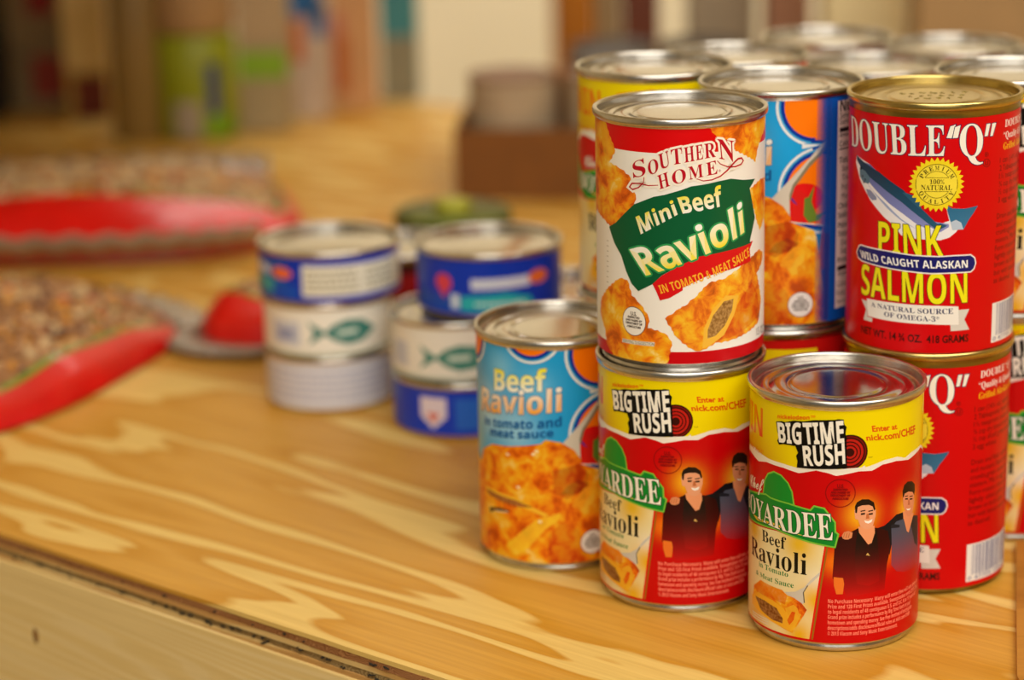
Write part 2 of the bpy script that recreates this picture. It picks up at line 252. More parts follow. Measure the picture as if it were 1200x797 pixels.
['p','f6ac28',[-47.4,28.7,-46.6,30.1,-45.2,30.8,-44.4,32.2,-43,32.8,-42.2,34.2,-40.8,34.9,-39.8,36.2,-38.3,36.7,-37.3,38,-35.7,38.6,-34.7,39.9,-33.2,40.4,-31.9,41.3,-30.4,41.8,-28.8,41.3,-27.3,41.3,-26.3,39.8,-26.2,38,-25.2,36.6,-25.1,34.8,-23.3,34.1,-22.2,32.6,-20.7,31.5,-19.3,30.4,-18.7,28.7,-17.3,27.6,-16.7,25.9,-16.3,24.3,-17,22.8,-17.1,21.2,-15.5,21.3,-14.2,20.5,-12.6,20.7,-11.3,19.8,-9.8,19.5,-8.3,18.6,-7.6,17,-6.5,15.8,-6.3,14.1,-7.1,12.6,-7,11,-7.8,9.5,-7.6,7.8,-8.4,6.3,-9.7,5.6,-11.2,5.9,-12.5,5.2,-14,5.5,-15.3,4.9,-16.7,5.2,-18.1,4.5,-19.5,4.8,-20.9,4.6,-22.5,4.2,-24,4.7,-25.5,4.3,-27,4.9,-28.6,4.4,-30.1,5,-31.7,4.6,-33.2,5.1,-34.7,5.2,-36.3,5.5,-37.4,6.8,-39,7.1,-40.1,8.3,-41.4,9.1,-42.3,10.4,-42.3,12,-43.3,13.3,-43.2,14.9,-43.7,16.3,-45.1,17.1,-45.8,18.6,-47.2,19.4,-47.9,20.9,-48.9,22,-49,23.8,-48.2,25.4,-48.3,27.1],{'food':1}],
['p','eba028',[-9.4,26,-8.3,27.3,-6.7,27.9,-5.3,28.8,-3.8,30.4,-1.8,31.1,-1.3,29.6,-1.8,28.2,-1.3,26.8,-1.8,25.3,-1.3,23.8,-1.8,22.4,-1.3,21,-1.8,19.5,-1.3,18,-1.8,16.6,-3.3,17.4,-4.1,18.9,-5.3,20,-6.5,20.9,-6.9,22.4,-8.2,23.3,-8.6,24.8],{'food':1}],
['p','e6b040',[-5.5,28.8,-4.6,30,-3.1,30.3,-2.2,31.5,-0.8,31.8,0.4,32.6,1.4,34.2,3.1,35,4.5,36.2,5.1,37.5,6.5,38.2,7.1,39.5,8.4,40.2,9.4,41.2,10.9,42,12.6,41.7,14.2,42.5,15.9,42.2,17.5,42.5,18.8,43.6,20.5,43.9,21.8,45,23.5,45.2,25,45.9,26.2,46.9,27.8,46.9,29,47.9,30.5,48,31.9,48.5,33.3,49.5,35,49.5,36.4,50.5,38.1,50.6,39.7,51.1,41.5,50.9,42.8,49.7,44.6,49.5,46,48.3,45.7,46.4,44.5,44.8,43.5,43.6,41.9,43.2,40.9,42,39.3,41.7,38,40.9,39,39.8,39.1,38.3,40.1,37.2,40.2,35.7,41.3,34.6,41.4,33.2,42.4,32.1,42.5,30.6,43.5,29.5,43.6,28,43.6,26.5,42.7,25.3,42.7,23.8,41.7,22.7,41.7,21.2,40.8,20,40.3,18.7,38.9,17.8,37.2,17.9,35.8,17,34.1,17.1,32.7,16.2,31,16.3,29.6,15.6,28,15.8,26.5,15.1,24.9,15.3,23.5,14.6,21.9,14.8,20.4,14.6,18.8,14.1,17.3,14.6,15.7,14,14.2,14.5,12.6,14.5,11.4,13.4,9.8,13.2,8.6,12.1,7,11.9,5.6,11.3,3.6,11.5,1.9,12.7,0.4,13.2,-0.5,14.6,-2,15.1,-2.8,16.5,-4,17.4,-5.5,18.9,-6,20.3,-5.5,21.7,-6,23.1,-5.5,24.6,-6,26,-5.5,27.4],{'food':1,'shadow':1}],
['p','c8401a',[13.4,15.6,19.4,21.6,25.2,31.4,33.4,38.1,40.1,30.4,38.3,20.8,29.7,18.1,20.4,15.7],{'food':0.6,'g':'d8601c'}],
['p','f4bc40',[6.7,12.4,7.5,21.5,11.4,29.6,17.6,34.9,24.6,33.8,22.2,25.8,16.8,17.4,10.2,13.6],{}],
['p','a87838',[9,16.7,9.1,20.6,11.6,26.9,16.7,32.4,21.7,32.8,21,27.9,17.2,21.6,12.6,17.6],{'food':0.5,'dark':1}],
['p','d8141a',[-14.9,41.1,-13.1,37.6,-11.6,34,-7.5,35.2,-1.8,38.7,-1.8,39.8,1.9,41.6,7.9,44.2,13.3,45.3,27.2,47,32.6,47.5,31.9,53,34.3,56.3,17.5,55,5.6,53.5,-5.4,48.7,-2.4,50,-10.5,45.2],{}],
['p','0a5a34',[-38.8,63,-33.8,65.8,-23.4,75.2,-18,77.6,-14.1,79.3,-9.6,80.3,-1.7,82.7,1.9,84,9.3,84.7,14,85.4,20,85.8,26.9,84.3,31.5,83.7,35.7,83.3,31.5,79.9,35.9,66.3,31.8,56.5,33.2,55.7,17.5,54.5,5.6,53.4,-5.4,48.7,-2.4,50,-10.5,45.3,-15,40.9,-21.6,37.2,-25,40.1,-27.8,45,-30.7,51.8,-35.1,56.7],{}],
['t','b','IN TOMATO & MEAT SAUCE',[-11.2,37,31.9,50.1,-12.5,40.5,30.8,54.1],'f8b430',{}],
['t','b','Mini',[-20.1,62.6,-3.9,72,-22.6,69.7,-5.9,77.8],'f6f4ee',{'g':'f0e030','w':0.1}],
['t','b','Beef',[-1.7,72.4,15.9,74.6,-4,79.1,15,83.1],'f6f4ee',{'g':'f0e030','w':0.1}],
['t','b','Ravioli',[-17.8,44.6,27.9,61.4,-25.8,55,26.1,74.3],'f4e028',{'g':'fcfaf4','o':['2f9a54',0.8],'w':0.15}],
['p','b80c22',[-18.25,87.48,-18.51,85.1,-20.84,82.57,-23.98,81.25,-26.02,82.44,-24.54,84.52,-20.69,84.88,-16.49,84.22,-12.11,84.55,-12.09,84.25,-16.51,83.78,-20.71,84.32,-24.26,83.88,-25.18,82.56,-24.02,81.95,-21.16,83.03,-18.89,85.3,-18.55,87.52],{'o':['f8f0e0',1]}],
['p','b80c22',[13.31,94.41,14.91,92.87,18.26,91.44,22.3,90.99,25.57,91.61,26.62,92.63,25.73,93.51,24.04,93.5,21.53,91.99,18.4,89.43,14.92,87.23,10.94,86.06,6.97,85.9,4.04,87.05,4.16,87.35,7.03,86.3,10.86,86.54,14.68,87.77,18,89.97,21.07,92.61,23.76,94.3,26.07,94.29,27.38,92.57,25.83,90.99,22.3,90.41,18.14,90.96,14.69,92.53,13.09,94.19],{'o':['f8f0e0',1]}],
['t','s','S',[-23.6,86.7,-17.5,88.4,-24.3,93.1,-18.3,95.7],'b80c22',{'o':['f8f0e0',1]}],
['t','s','O',[-16.3,88.5,-11.8,90.2,-16.9,94.1,-12.4,96.1],'b80c22',{'o':['f8f0e0',1]}],
['t','s','U',[-11.3,91.2,-6.8,93,-12.1,97.5,-7.8,99.4],'b80c22',{'o':['f8f0e0',1]}],
['t','s','T',[-6.3,93.2,-1.6,94,-6.8,99.7,-2.1,100.8],'b80c22',{'o':['f8f0e0',1]}],
['t','s','H',[-0.9,94.2,3.4,94.9,-1.3,100.6,2.9,101.5],'b80c22',{'o':['f8f0e0',1]}],
['t','s','E',[3.9,95,7.1,95.5,3.5,101.4,6.7,101.9],'b80c22',{'o':['f8f0e0',1]}],
['t','s','R',[7.7,95.6,12.6,96,7.3,101.9,12.1,102.3],'b80c22',{'o':['f8f0e0',1]}],
['t','s','N',[14.2,95.1,22,92.9,13.2,103.6,21.5,101.9],'b80c22',{'o':['f8f0e0',1]}],
['t','s','H',[-11.5,82.6,-7,84.3,-12.6,88.4,-8.1,90.3],'b80c22',{'o':['f8f0e0',1]}],
['t','s','O',[-5.9,84.7,-0.1,86.3,-6.5,90.3,-0.7,92.1],'b80c22',{'o':['f8f0e0',1]}],
['t','s','M',[1,86.9,7.1,87.9,0.5,92.3,6.6,93.5],'b80c22',{'o':['f8f0e0',1]}],
['t','s','E',[8.6,88.2,13.5,88.7,8.1,93.7,12.8,94.6],'b80c22',{'o':['f8f0e0',1]}],
['p','b80c22',[-18.25,87.48,-18.51,85.1,-20.84,82.57,-23.98,81.25,-26.02,82.44,-24.54,84.52,-20.69,84.88,-16.49,84.22,-12.11,84.55,-12.09,84.25,-16.51,83.78,-20.71,84.32,-24.26,83.88,-25.18,82.56,-24.02,81.95,-21.16,83.03,-18.89,85.3,-18.55,87.52],{}],
['p','b80c22',[13.31,94.41,14.91,92.87,18.26,91.44,22.3,90.99,25.57,91.61,26.62,92.63,25.73,93.51,24.04,93.5,21.53,91.99,18.4,89.43,14.92,87.23,10.94,86.06,6.97,85.9,4.04,87.05,4.16,87.35,7.03,86.3,10.86,86.54,14.68,87.77,18,89.97,21.07,92.61,23.76,94.3,26.07,94.29,27.38,92.57,25.83,90.99,22.3,90.41,18.14,90.96,14.69,92.53,13.09,94.19],{}],
['t','s','S',[-23.6,86.7,-17.5,88.4,-24.3,93.1,-18.3,95.7],'b80c22',{}],
['t','s','O',[-16.3,88.5,-11.8,90.2,-16.9,94.1,-12.4,96.1],'b80c22',{}],
['t','s','U',[-11.3,91.2,-6.8,93,-12.1,97.5,-7.8,99.4],'b80c22',{}],
['t','s','T',[-6.3,93.2,-1.6,94,-6.8,99.7,-2.1,100.8],'b80c22',{}],
['t','s','H',[-0.9,94.2,3.4,94.9,-1.3,100.6,2.9,101.5],'b80c22',{}],
['t','s','E',[3.9,95,7.1,95.5,3.5,101.4,6.7,101.9],'b80c22',{}],
['t','s','R',[7.7,95.6,12.6,96,7.3,101.9,12.1,102.3],'b80c22',{}],
['t','s','N',[14.2,95.1,22,92.9,13.2,103.6,21.5,101.9],'b80c22',{}],
['t','s','H',[-11.5,82.6,-7,84.3,-12.6,88.4,-8.1,90.3],'b80c22',{}],
['t','s','O',[-5.9,84.7,-0.1,86.3,-6.5,90.3,-0.7,92.1],'b80c22',{}],
['t','s','M',[1,86.9,7.1,87.9,0.5,92.3,6.6,93.5],'b80c22',{}],
['t','s','E',[8.6,88.2,13.5,88.7,8.1,93.7,12.8,94.6],'b80c22',{}],
['t','n','®',[13.8,89.4,15,89.4,13.8,90.4,15,90.4],'b80c22',{}],
['e','6a4020',[-24.1,23.4],6.1,6.6,{}],
['e','f6f2ea',[-24.1,23.4],5.8,6.3,{}],
['t','n','U.S.',[-25.57,25.97,-22.63,25.97,-25.57,27.55,-22.63,27.55],'50423a',{'w':0.08}],
['t','n','INSPECTED',[-27.15,24.66,-21.05,24.66,-27.15,25.5,-21.05,25.5],'50423a',{'w':0.08}],
['t','n','AND PASSED BY',[-28.3,23.29,-19.9,23.29,-28.3,24.14,-19.9,24.14],'50423a',{'w':0.08}],
['t','n','DEPARTMENT OF',[-28.3,21.93,-19.9,21.93,-28.3,22.77,-19.9,22.77],'50423a',{'w':0.08}],
['t','n','AGRICULTURE',[-27.57,20.46,-20.64,20.46,-27.57,21.3,-20.64,21.3],'50423a',{'w':0.08}],
['p','e8e2d4',[-30.3,14.6,-14,15.1,-14.2,13.3,-30.6,12.9],{}],
['t','n','SERVING SUGGESTION',[-30.1,13.1,-14.2,13.5,-30.1,14.4,-14.2,14.9],'504840',{}],
['t','n','15 OZ',[38.5,12.8,50.3,11.3,38.1,16.3,48.8,15.3],'706a66',{}],
['p','b0a898',[-41.1,56.3,-39.5,56.3,-39.5,56.6,-41.1,56.6],{}],
['p','b0a898',[-41.2,54,-39.6,54,-39.6,54.3,-41.2,54.3],{}],
['p','b0a898',[-41.2,51.7,-39.6,51.7,-39.6,52,-41.2,52],{}],
['p','b0a898',[-41.3,49.4,-39.7,49.4,-39.7,49.7,-41.3,49.7],{}],
['p','b0a898',[-41.3,47.1,-39.7,47.1,-39.7,47.4,-41.3,47.4],{}],
['p','b0a898',[-41.4,44.8,-39.8,44.8,-39.8,45.1,-41.4,45.1],{}],
['p','b0a898',[-41.4,42.5,-39.8,42.5,-39.8,42.8,-41.4,42.8],{}],
['p','b0a898',[-41.5,40.1,-39.9,40.1,-39.9,40.4,-41.5,40.4],{}],
['p','b0a898',[-41.5,37.8,-39.9,37.8,-39.9,38.1,-41.5,38.1],{}],
],
'salmon': [
['p','d00008',[-117.1,3.2,117.1,3.2,117.1,107.3,-117.1,107.3],{}],
['p','ecebf0',[-47.3,87.2,-47.9,83.7,-43.8,76.8,-36.2,68.9,-28.2,62.5,-23.1,59.4,-19.8,55.5,-14.4,54.5,-9.2,54.3,-4.8,54.1,-2.8,54.1,0.9,55.2,3.8,57.5,6.8,61.5,13.4,68.3,7.3,67.7,2,68.1,-1,69.7,0.8,62.7,-3,61.3,-4.3,60.7,-11,67.2,-19.5,74.5,-36.7,84.7],{}],
['p','5a66a8',[-46.4,85.5,-41.2,79.5,-33.2,74,-25.8,68.9,-19.2,65.1,-13.1,61,-7.1,58.4,-7.3,59.9,-2.9,57.7,0.7,59.9,0.7,61.2,-5.9,62.4,-4.3,60.7,-11,67.2,-19.5,74.5,-36.7,84.7],{'g':'8a90c8'}],
['p','98a8d0',[-44.8,84.3,-42.5,79.3,-34.2,72.7,-26.6,66.6,-19.9,62,-13,58.7,-19.9,62.7,-27.5,68.7,-35.3,73.7,-41.9,79.4],{}],
['p','16304c',[-47.3,87.2,-41.4,85.2,-31.5,82.2,-19.5,75.7,-11,67.9,-4.3,61.3,-3,61.6,0,60.5,-2.9,59,-4.2,58.5,-11.7,64.1,-20.1,70.3,-31.4,76.6,-41.3,81.1,-46.9,85],{'g':'2a5a78'}],
['p','2c5c78',[-19.9,74.5,-17.9,74.4,-14.9,73.6,-10.3,71.9,-11.2,69.4,-11.8,67.7,-15.5,70.7],{}],
['p','2e6a90',[-1,69.7,2,68.1,7.3,67.7,13.7,68.5,11.4,65.1,9.7,63,7.2,58.6,3,58.9,1.3,62.3],{'g':'3c78a0'}],
['p','b8c8dc',[1.3,61.9,3.6,63,6,61.7,7.2,58.6,2.3,58.5],{}],
['p','5a7a90',[-44.3,82.1,-40,81.3,-36.5,78.8,-37.5,76,-41.1,76.1,-43.9,78.3],{}],
['e','101418',[-43,82.1],0.7,0.8,{}],
['p','8890b0',[-39.2,73.4,-36.3,73.5,-32.7,71,-32.4,69.7,-35.1,69.1,-37.9,70.9],{}],
['e','2a3048',[-41.8,78.7],0.5,0.5,{}],
['e','2a3048',[-39.9,77.5],0.5,0.5,{}],
['e','2a3048',[-40.8,76.2],0.5,0.5,{}],
['p','f0d820',[5.25,78.6,6.88,79.85,5.02,80.74,6.36,82.31,4.36,82.79,5.34,84.6,3.28,84.65,3.87,86.63,1.84,86.25,2,88.31,0.1,87.52,-0.17,89.56,-1.87,88.4,-2.56,90.34,-3.97,88.84,-5.05,90.6,-6.13,88.84,-7.54,90.34,-8.23,88.4,-9.93,89.56,-10.2,87.52,-12.1,88.31,-11.94,86.25,-13.97,86.63,-13.38,84.65,-15.44,84.6,-14.46,82.79,-16.46,82.31,-15.12,80.74,-16.98,79.85,-15.35,78.6,-16.98,77.35,-15.12,76.46,-16.46,74.89,-14.46,74.41,-15.44,72.6,-13.38,72.55,-13.97,70.57,-11.94,70.95,-12.1,68.89,-10.2,69.68,-9.93,67.64,-8.23,68.8,-7.54,66.86,-6.13,68.36,-5.05,66.6,-3.97,68.36,-2.56,66.86,-1.87,68.8,-0.17,67.64,0.1,69.68,2,68.89,1.84,70.95,3.87,70.57,3.28,72.55,5.34,72.6,4.36,74.41,6.36,74.89,5.02,76.46,6.88,77.35],{}],
['e','807018',[-5.05,78.6],9.1,9.1,{}],
['e','f4e040',[-5.05,78.6],8.75,8.75,{}],
['e','807018',[-5.05,78.6],6,6,{}],
['e','f4e040',[-5.05,78.6],5.7,5.7,{}],
['p','f4e040',[-13.65,75.7,3.55,75.7,3.55,81.6,-13.65,81.6],{}],
['p','807018',[-10.05,75.5,-0.05,75.5,-0.05,75.75,-10.05,75.75],{}],
['p','807018',[-10.05,81.5,-0.05,81.5,-0.05,81.75,-10.05,81.75],{}],
['t','s','100%',[-8.05,78.9,-1.85,78.9,-8.05,80.9,-1.85,80.9],'4a4010',{}],
['t','s','NATURAL',[-11.65,76.2,1.55,76.2,-11.65,78.4,1.55,78.4],'4a4010',{}],
['t','s','P',[-11.04,81.02,-10.14,82.58,-12.69,81.97,-11.79,83.53],'4a4010',{}],
['t','s','R',[-9.85,82.92,-8.47,84.08,-11.07,84.38,-9.7,85.54],'4a4010',{}],
['t','s','E',[-8.08,84.31,-6.39,84.92,-8.73,86.09,-7.04,86.71],'4a4010',{}],
['t','s','M',[-5.95,85,-4.15,85,-5.95,86.9,-4.15,86.9],'4a4010',{}],
['t','s','I',[-3.28,84.77,-2.44,84.46,-2.63,86.55,-1.79,86.25],'4a4010',{}],
['t','s','U',[-1.63,84.08,-0.25,82.92,-0.4,85.54,0.97,84.38],'4a4010',{}],
['t','s','M',[0.04,82.58,0.94,81.02,1.69,83.53,2.59,81.97],'4a4010',{}],
['t','s','Q',[-12.65,74.91,-11.7,73.39,-11.04,75.92,-10.09,74.39],'4a4010',{}],
['t','s','U',[-11,72.6,-9.6,71.48,-9.81,74.09,-8.41,72.96],'4a4010',{}],
['t','s','A',[-8.68,70.97,-6.98,70.38,-8.05,72.76,-6.35,72.17],'4a4010',{}],
['t','s','L',[-5.95,70.2,-4.15,70.2,-5.95,72.1,-4.15,72.1],'4a4010',{}],
['t','s','I',[-2.69,70.52,-1.84,70.82,-3.32,72.32,-2.47,72.62],'4a4010',{}],
['t','s','T',[-0.5,71.48,0.9,72.6,-1.69,72.96,-0.29,74.09],'4a4010',{}],
['t','s','Y',[1.6,73.39,2.55,74.91,-0.01,74.39,0.94,75.92],'4a4010',{}],
['t','s','DOUBLE',[-53.3,90.4,-2,91.2,-55.7,103.4,-2.3,104.4],'f4f0e4',{'o':['181850',0.3],'kern':1}],
['p','f4f0e4',[-1.5,98.9,0,103.9,2.3,104.6,0.7,98.8],{'o':['181850',0.3]}],
['p','f4f0e4',[1.2,98.8,2,103.5,4.4,104.3,3.4,98.9],{'o':['181850',0.3]}],
['p','f4f0e4',[15.9,98.6,16.8,103.9,18.8,103.9,17.5,98.6],{'o':['181850',0.3]}],
['p','f4f0e4',[18.9,98.4,19.8,103.8,22.1,103.9,20.3,98.4],{'o':['181850',0.3]}],
['t','s','Q',[4.4,90.7,15.4,89.9,4,104.6,14.8,104.1],'f4f0e4',{'o':['181850',0.3]}],
['t','n','®',[16.3,89.6,18.5,89.5,16.2,91.6,18.4,91.5],'401010',{}],
['t','n','Ⓤ',[15.6,85.4,19.5,85.1,15.5,88.4,19.4,88.2],'401010',{}],
['t','b','PINK',[-30.8,46.2,-1.2,47,-31.2,60.4,-2.6,60.6],'f0e818',{'o':['302010',0.3]}],
['t','b','SALMON',[-40.9,25.7,10.1,25.7,-41.4,39.4,9.6,39.6],'f0e818',{'o':['302010',0.3]}],
['p','1c1c6c',[-43.4,46.6,-42.1,47.4,-26.1,47.5,-14.2,46.8,-3.3,46.6,4.2,46.9,10.9,46.7,12.7,45.3,13.3,43.1,12.5,40.7,11.1,39.6,4.4,39.7,-6.8,39.5,-14,39.9,-25.9,40.4,-41.2,41,-43.9,41.8,-45.1,43.9],{'o':['f4f0ec',0.55]}],
['t','b','WILD CAUGHT ALASKAN',[-41.6,42,9.7,41.4,-42.7,45.3,9.6,44.8],'f8f8f4',{}],
['p','d8d4cc',[-40.8,23.2,-36.8,23.2,-36.6,16.1,-33.6,16.1,-33.6,14.2,-39.1,14.2,-37.5,19.3],{}],
['p','d8d4cc',[5.7,22.6,11.2,22.6,9,18,11.5,13.3,2.9,13.2,2.7,16.1,5.9,16.7],{}],
['p','f2eee6',[-37.1,24.4,-21.3,24.9,-2.7,24.8,6,24.2,6.5,15.9,2.8,16,-6.1,16.4,-21.1,16.4,-36.3,16.5],{}],
['t','s','A NATURAL SOURCE',[-34.3,21.3,3.8,21,-34.6,23.3,3.7,23.4],'20285a',{}],
['t','s','OF OMEGA-3*',[-27.1,18.1,-2.1,17.6,-27.1,20.2,-2.4,19.9],'20285a',{}],
['t','n','NET WT. 14 ¾ OZ.  418 GRAMS',[-40.5,8.1,11.2,7.9,-40.6,11.3,11.1,11.2],'3c0a0a',{'w':0.12}],
['t','s','DOUBLE “Q”',[28.1,101.1,53.1,101.1,28.1,104.3,53.1,104.3],'f4ece4',{}],
['t','s','“Quality & Quantity”',[27.3,96.1,58.3,96.1,27.3,99.1,58.3,99.1],'f4ece4',{}],
['t','s','Grilled Alaskan Burgers',[27.5,91.3,63.5,91.3,27.5,94.3,63.5,94.3],'f0c018',{}],
['t','n','1 can (14¾ oz.) salmon',[25.4,85.8,52.9,85.8,25.4,88.2,52.9,88.2],'3a0808',{}],
['t','n','2 Tablespoons lemon juice',[25.4,82.3,56.65,82.3,25.4,84.7,56.65,84.7],'3a0808',{}],
['t','n','1½ teaspoons onion salt',[25.3,78.8,54.05,78.8,25.3,81.2,54.05,81.2],'3a0808',{}],
['t','n','¾ cup dry bread crumbs',[25.3,75.3,52.8,75.3,25.3,77.7,52.8,77.7],'3a0808',{}],
['t','n','½ cup sliced green onion',[25.2,71.9,55.2,71.9,25.2,74.3,55.2,74.3],'3a0808',{}],
['t','n','3 egg whites',[25.2,68.3,40.2,68.3,25.2,70.7,40.2,70.7],'3a0808',{}],
['t','n','Drain and flake salmon,add',[24.7,61.1,58.45,61.1,24.7,63.5,58.45,63.5],'3a0808',{}],
['t','n','and mustard. Blend bread',[24.6,57.5,54.6,57.5,24.6,59.9,54.6,59.9],'3a0808',{}],
['t','n','crumbs,green onion to',[24.5,54,52,54,24.5,56.4,52,56.4],'3a0808',{}],
['t','n','mixture. Mix in egg white.',[24.4,50.4,56.9,50.4,24.4,52.8,56.9,52.8],'3a0808',{}],
['t','n','Form mixture into patties on',[24.3,46.8,59.3,46.8,24.3,49.2,59.3,49.2],'3a0808',{}],
['t','n','lightly oiled grill until golden',[24.3,43.2,64.3,43.2,24.3,45.6,64.3,45.6],'3a0808',{}],
['t','n','brown on both sides. Serve on',[24.2,39.6,60.45,39.6,24.2,42,60.45,42],'3a0808',{}],
['t','n','bun with lettuce and tomato',[24.1,36,57.85,36,24.1,38.4,57.85,38.4],'3a0808',{}],
['t','n','as desired.',[24,32.4,37.75,32.4,24,34.8,37.75,34.8],'3a0808',{}],
['p','efece8',[23.9,5.3,57.9,5.3,57.9,23.3,23.9,23.3],{}],
['p','3a4a8c',[26.9,8.3,27.2,8.3,27.2,22.7,26.9,22.7],{}],
['p','3a4a8c',[27.8,8.3,28.1,8.3,28.1,22.7,27.8,22.7],{}],
['p','3a4a8c',[29,8.3,29.6,8.3,29.6,22.7,29,22.7],{}],
['p','3a4a8c',[30.2,8.3,30.5,8.3,30.5,22.7,30.2,22.7],{}],
['p','3a4a8c',[30.85,8.3,31.15,8.3,31.15,22.7,30.85,22.7],{}],
['p','3a4a8c',[31.5,8.3,32.1,8.3,32.1,22.7,31.5,22.7],{}],
['p','3a4a8c',[33,8.3,33.6,8.3,33.6,22.7,33,22.7],{}],
['p','3a4a8c',[33.95,8.3,34.25,8.3,34.25,22.7,33.95,22.7],{}],
['p','3a4a8c',[35.15,8.3,36.05,8.3,36.05,22.7,35.15,22.7],{}],
['p','3a4a8c',[36.65,8.3,37.25,8.3,37.25,22.7,36.65,22.7],{}],
['p','3a4a8c',[37.6,8.3,37.9,8.3,37.9,22.7,37.6,22.7],{}],
['p','3a4a8c',[38.5,8.3,38.8,8.3,38.8,22.7,38.5,22.7],{}],
['p','3a4a8c',[39.15,8.3,40.05,8.3,40.05,22.7,39.15,22.7],{}],
['p','3a4a8c',[40.65,8.3,41.25,8.3,41.25,22.7,40.65,22.7],{}],
['p','3a4a8c',[41.6,8.3,41.9,8.3,41.9,22.7,41.6,22.7],{}],
['p','3a4a8c',[42.5,8.3,43.1,8.3,43.1,22.7,42.5,22.7],{}],
['p','3a4a8c',[44,8.3,44.9,8.3,44.9,22.7,44,22.7],{}],
['p','3a4a8c',[45.5,8.3,45.8,8.3,45.8,22.7,45.5,22.7],{}],
['p','3a4a8c',[46.7,8.3,47.3,8.3,47.3,22.7,46.7,22.7],{}],
['p','3a4a8c',[48.2,8.3,48.8,8.3,48.8,22.7,48.2,22.7],{}],
['p','3a4a8c',[49.7,8.3,50,8.3,50,22.7,49.7,22.7],{}],
['p','3a4a8c',[50.35,8.3,50.65,8.3,50.65,22.7,50.35,22.7],{}],
['p','3a4a8c',[51.25,8.3,51.85,8.3,51.85,22.7,51.25,22.7],{}],
['p','3a4a8c',[52.2,8.3,53.1,8.3,53.1,22.7,52.2,22.7],{}],
['p','3a4a8c',[53.7,8.3,54,8.3,54,22.7,53.7,22.7],{}],
['p','3a4a8c',[54.6,8.3,55.5,8.3,55.5,22.7,54.6,22.7],{}],
['t','n','0 47705 10012 8',[24.9,5.9,55.9,5.9,24.9,7.8,55.9,7.8],'3a4a8c',{}],
],
'tomato_ravioli': [
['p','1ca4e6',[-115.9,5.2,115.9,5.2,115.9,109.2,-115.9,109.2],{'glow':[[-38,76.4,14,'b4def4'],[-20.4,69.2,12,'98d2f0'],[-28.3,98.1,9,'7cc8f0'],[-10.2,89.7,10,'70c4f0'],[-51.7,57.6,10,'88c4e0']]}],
['e','30a0d8',[-12.1,117.3],15.8,15.8,{}],
['e','e8eef0',[-12.1,117.3],15.4,15.4,{}],
['e','38a4dc',[-12.1,117.3],14.2,14.2,{}],
['e','0838a0',[-12.1,117.3],13.3,13.3,{}],
['e','ff7e08',[-12.1,117.3],11.6,11.6,{}],
['e','30a0d8',[-54.2,109.5],15.1,15.1,{}],
['e','e8eef0',[-54.2,109.5],14.7,14.7,{}],
['e','38a4dc',[-54.2,109.5],13.5,13.5,{}],
['e','0838a0',[-54.2,109.5],12.6,12.6,{}],
['e','ff7e08',[-54.2,109.5],10.9,10.9,{}],
['e','30a0d8',[22.1,105.9],18.8,18.8,{}],
['e','e8eef0',[22.1,105.9],18.4,18.4,{}],
['e','38a4dc',[22.1,105.9],17.2,17.2,{}],
['e','0838a0',[22.1,105.9],16.3,16.3,{}],
['e','ff7e08',[22.1,105.9],14.6,14.6,{}],
['e','30a0d8',[25.1,67.2],20.6,20.6,{}],
['e','e8eef0',[25.1,67.2],20.2,20.2,{}],
['e','38a4dc',[25.1,67.2],19,19,{}],
['e','0838a0',[25.1,67.2],18.1,18.1,{}],
['e','ff7e08',[25.1,67.2],16.4,16.4,{}],
['p','ff7e08',[21.6,90.2,78.6,87.2,78.6,109.2,28.6,109.2],{}],
['p','ff7e08',[30.6,85.2,78.6,87.2,78.6,30,23.6,30],{}],
['p','0838a0',[19.6,90.7,26.6,89.7,35.6,88.9,26.6,87.1,20.6,85.7],{}],
['p','38a4dc',[16.6,89.2,26.6,88.7,30.6,88.7,24.6,87.5,16.6,86.5],{}],
['p','e8eef0',[15.6,88.9,25.6,88,15.6,86.7],{}],
['e','f04a10',[24.6,99.7],0.5,0.5,{}],
['e','f04a10',[30.6,95.7],0.5,0.5,{}],
['e','f04a10',[32.6,107.7],0.5,0.5,{}],
['e','f04a10',[38.6,102.7],0.5,0.5,{}],
['e','f04a10',[27.6,112.7],0.5,0.5,{}],
['e','f04a10',[35.6,117.7],0.5,0.5,{}],
['e','f04a10',[42.6,96.7],0.5,0.5,{}],
['e','f04a10',[43.6,111.7],0.5,0.5,{}],
['e','f04a10',[29.6,75.7],0.5,0.5,{}],
['e','f04a10',[32.6,69.7],0.5,0.5,{}],
['e','f04a10',[38.6,78.7],0.5,0.5,{}],
['e','f04a10',[23.6,121.7],0.5,0.5,{}],
['e','f04a10',[8.6,127.7],0.5,0.5,{}],
['e','f04a10',[-11.4,132.7],0.5,0.5,{}],
['e','f04a10',[-15.4,129.7],0.5,0.5,{}],
['e','f04a10',[-7.4,131.7],0.5,0.5,{}],
['e','e81818',[16.6,63.9],9.5,7,{}],
['p','e0201a',[10.4,68.1,13.4,68.4,21.5,63.6,23.4,52.4,10.5,53.2],{}],
['p','6a8a30',[17,63.9,19,64.5,21.8,69.8,20.3,62.1,22.9,56,27.8,57,24.2,53.1,19.2,52.6,16.7,56.1],{}],
['p','0838a0',[10.4,64.6,11.5,64.2,13.9,60.9,11.6,62.6],{}],
['p','ece4d4',[10.5,53.6,23.4,51.6,27.9,50.5,27.9,49.7,23.4,51.1,10.5,53.1],{}],
['p','d8d0be',[1.9,63.8,9.5,72,21.2,84.4,29.9,92.6,30,88,18.8,78.2,11.9,69.6,10.2,64.2,10.5,53.6,7.4,57.2],{}],
['p','8a8468',[29.9,89.9,18.8,80.1,11.5,70.4,10.1,65.8,10.1,63.4,10.6,63.4,12.3,69.2,19.2,78.2,30,88],{}],
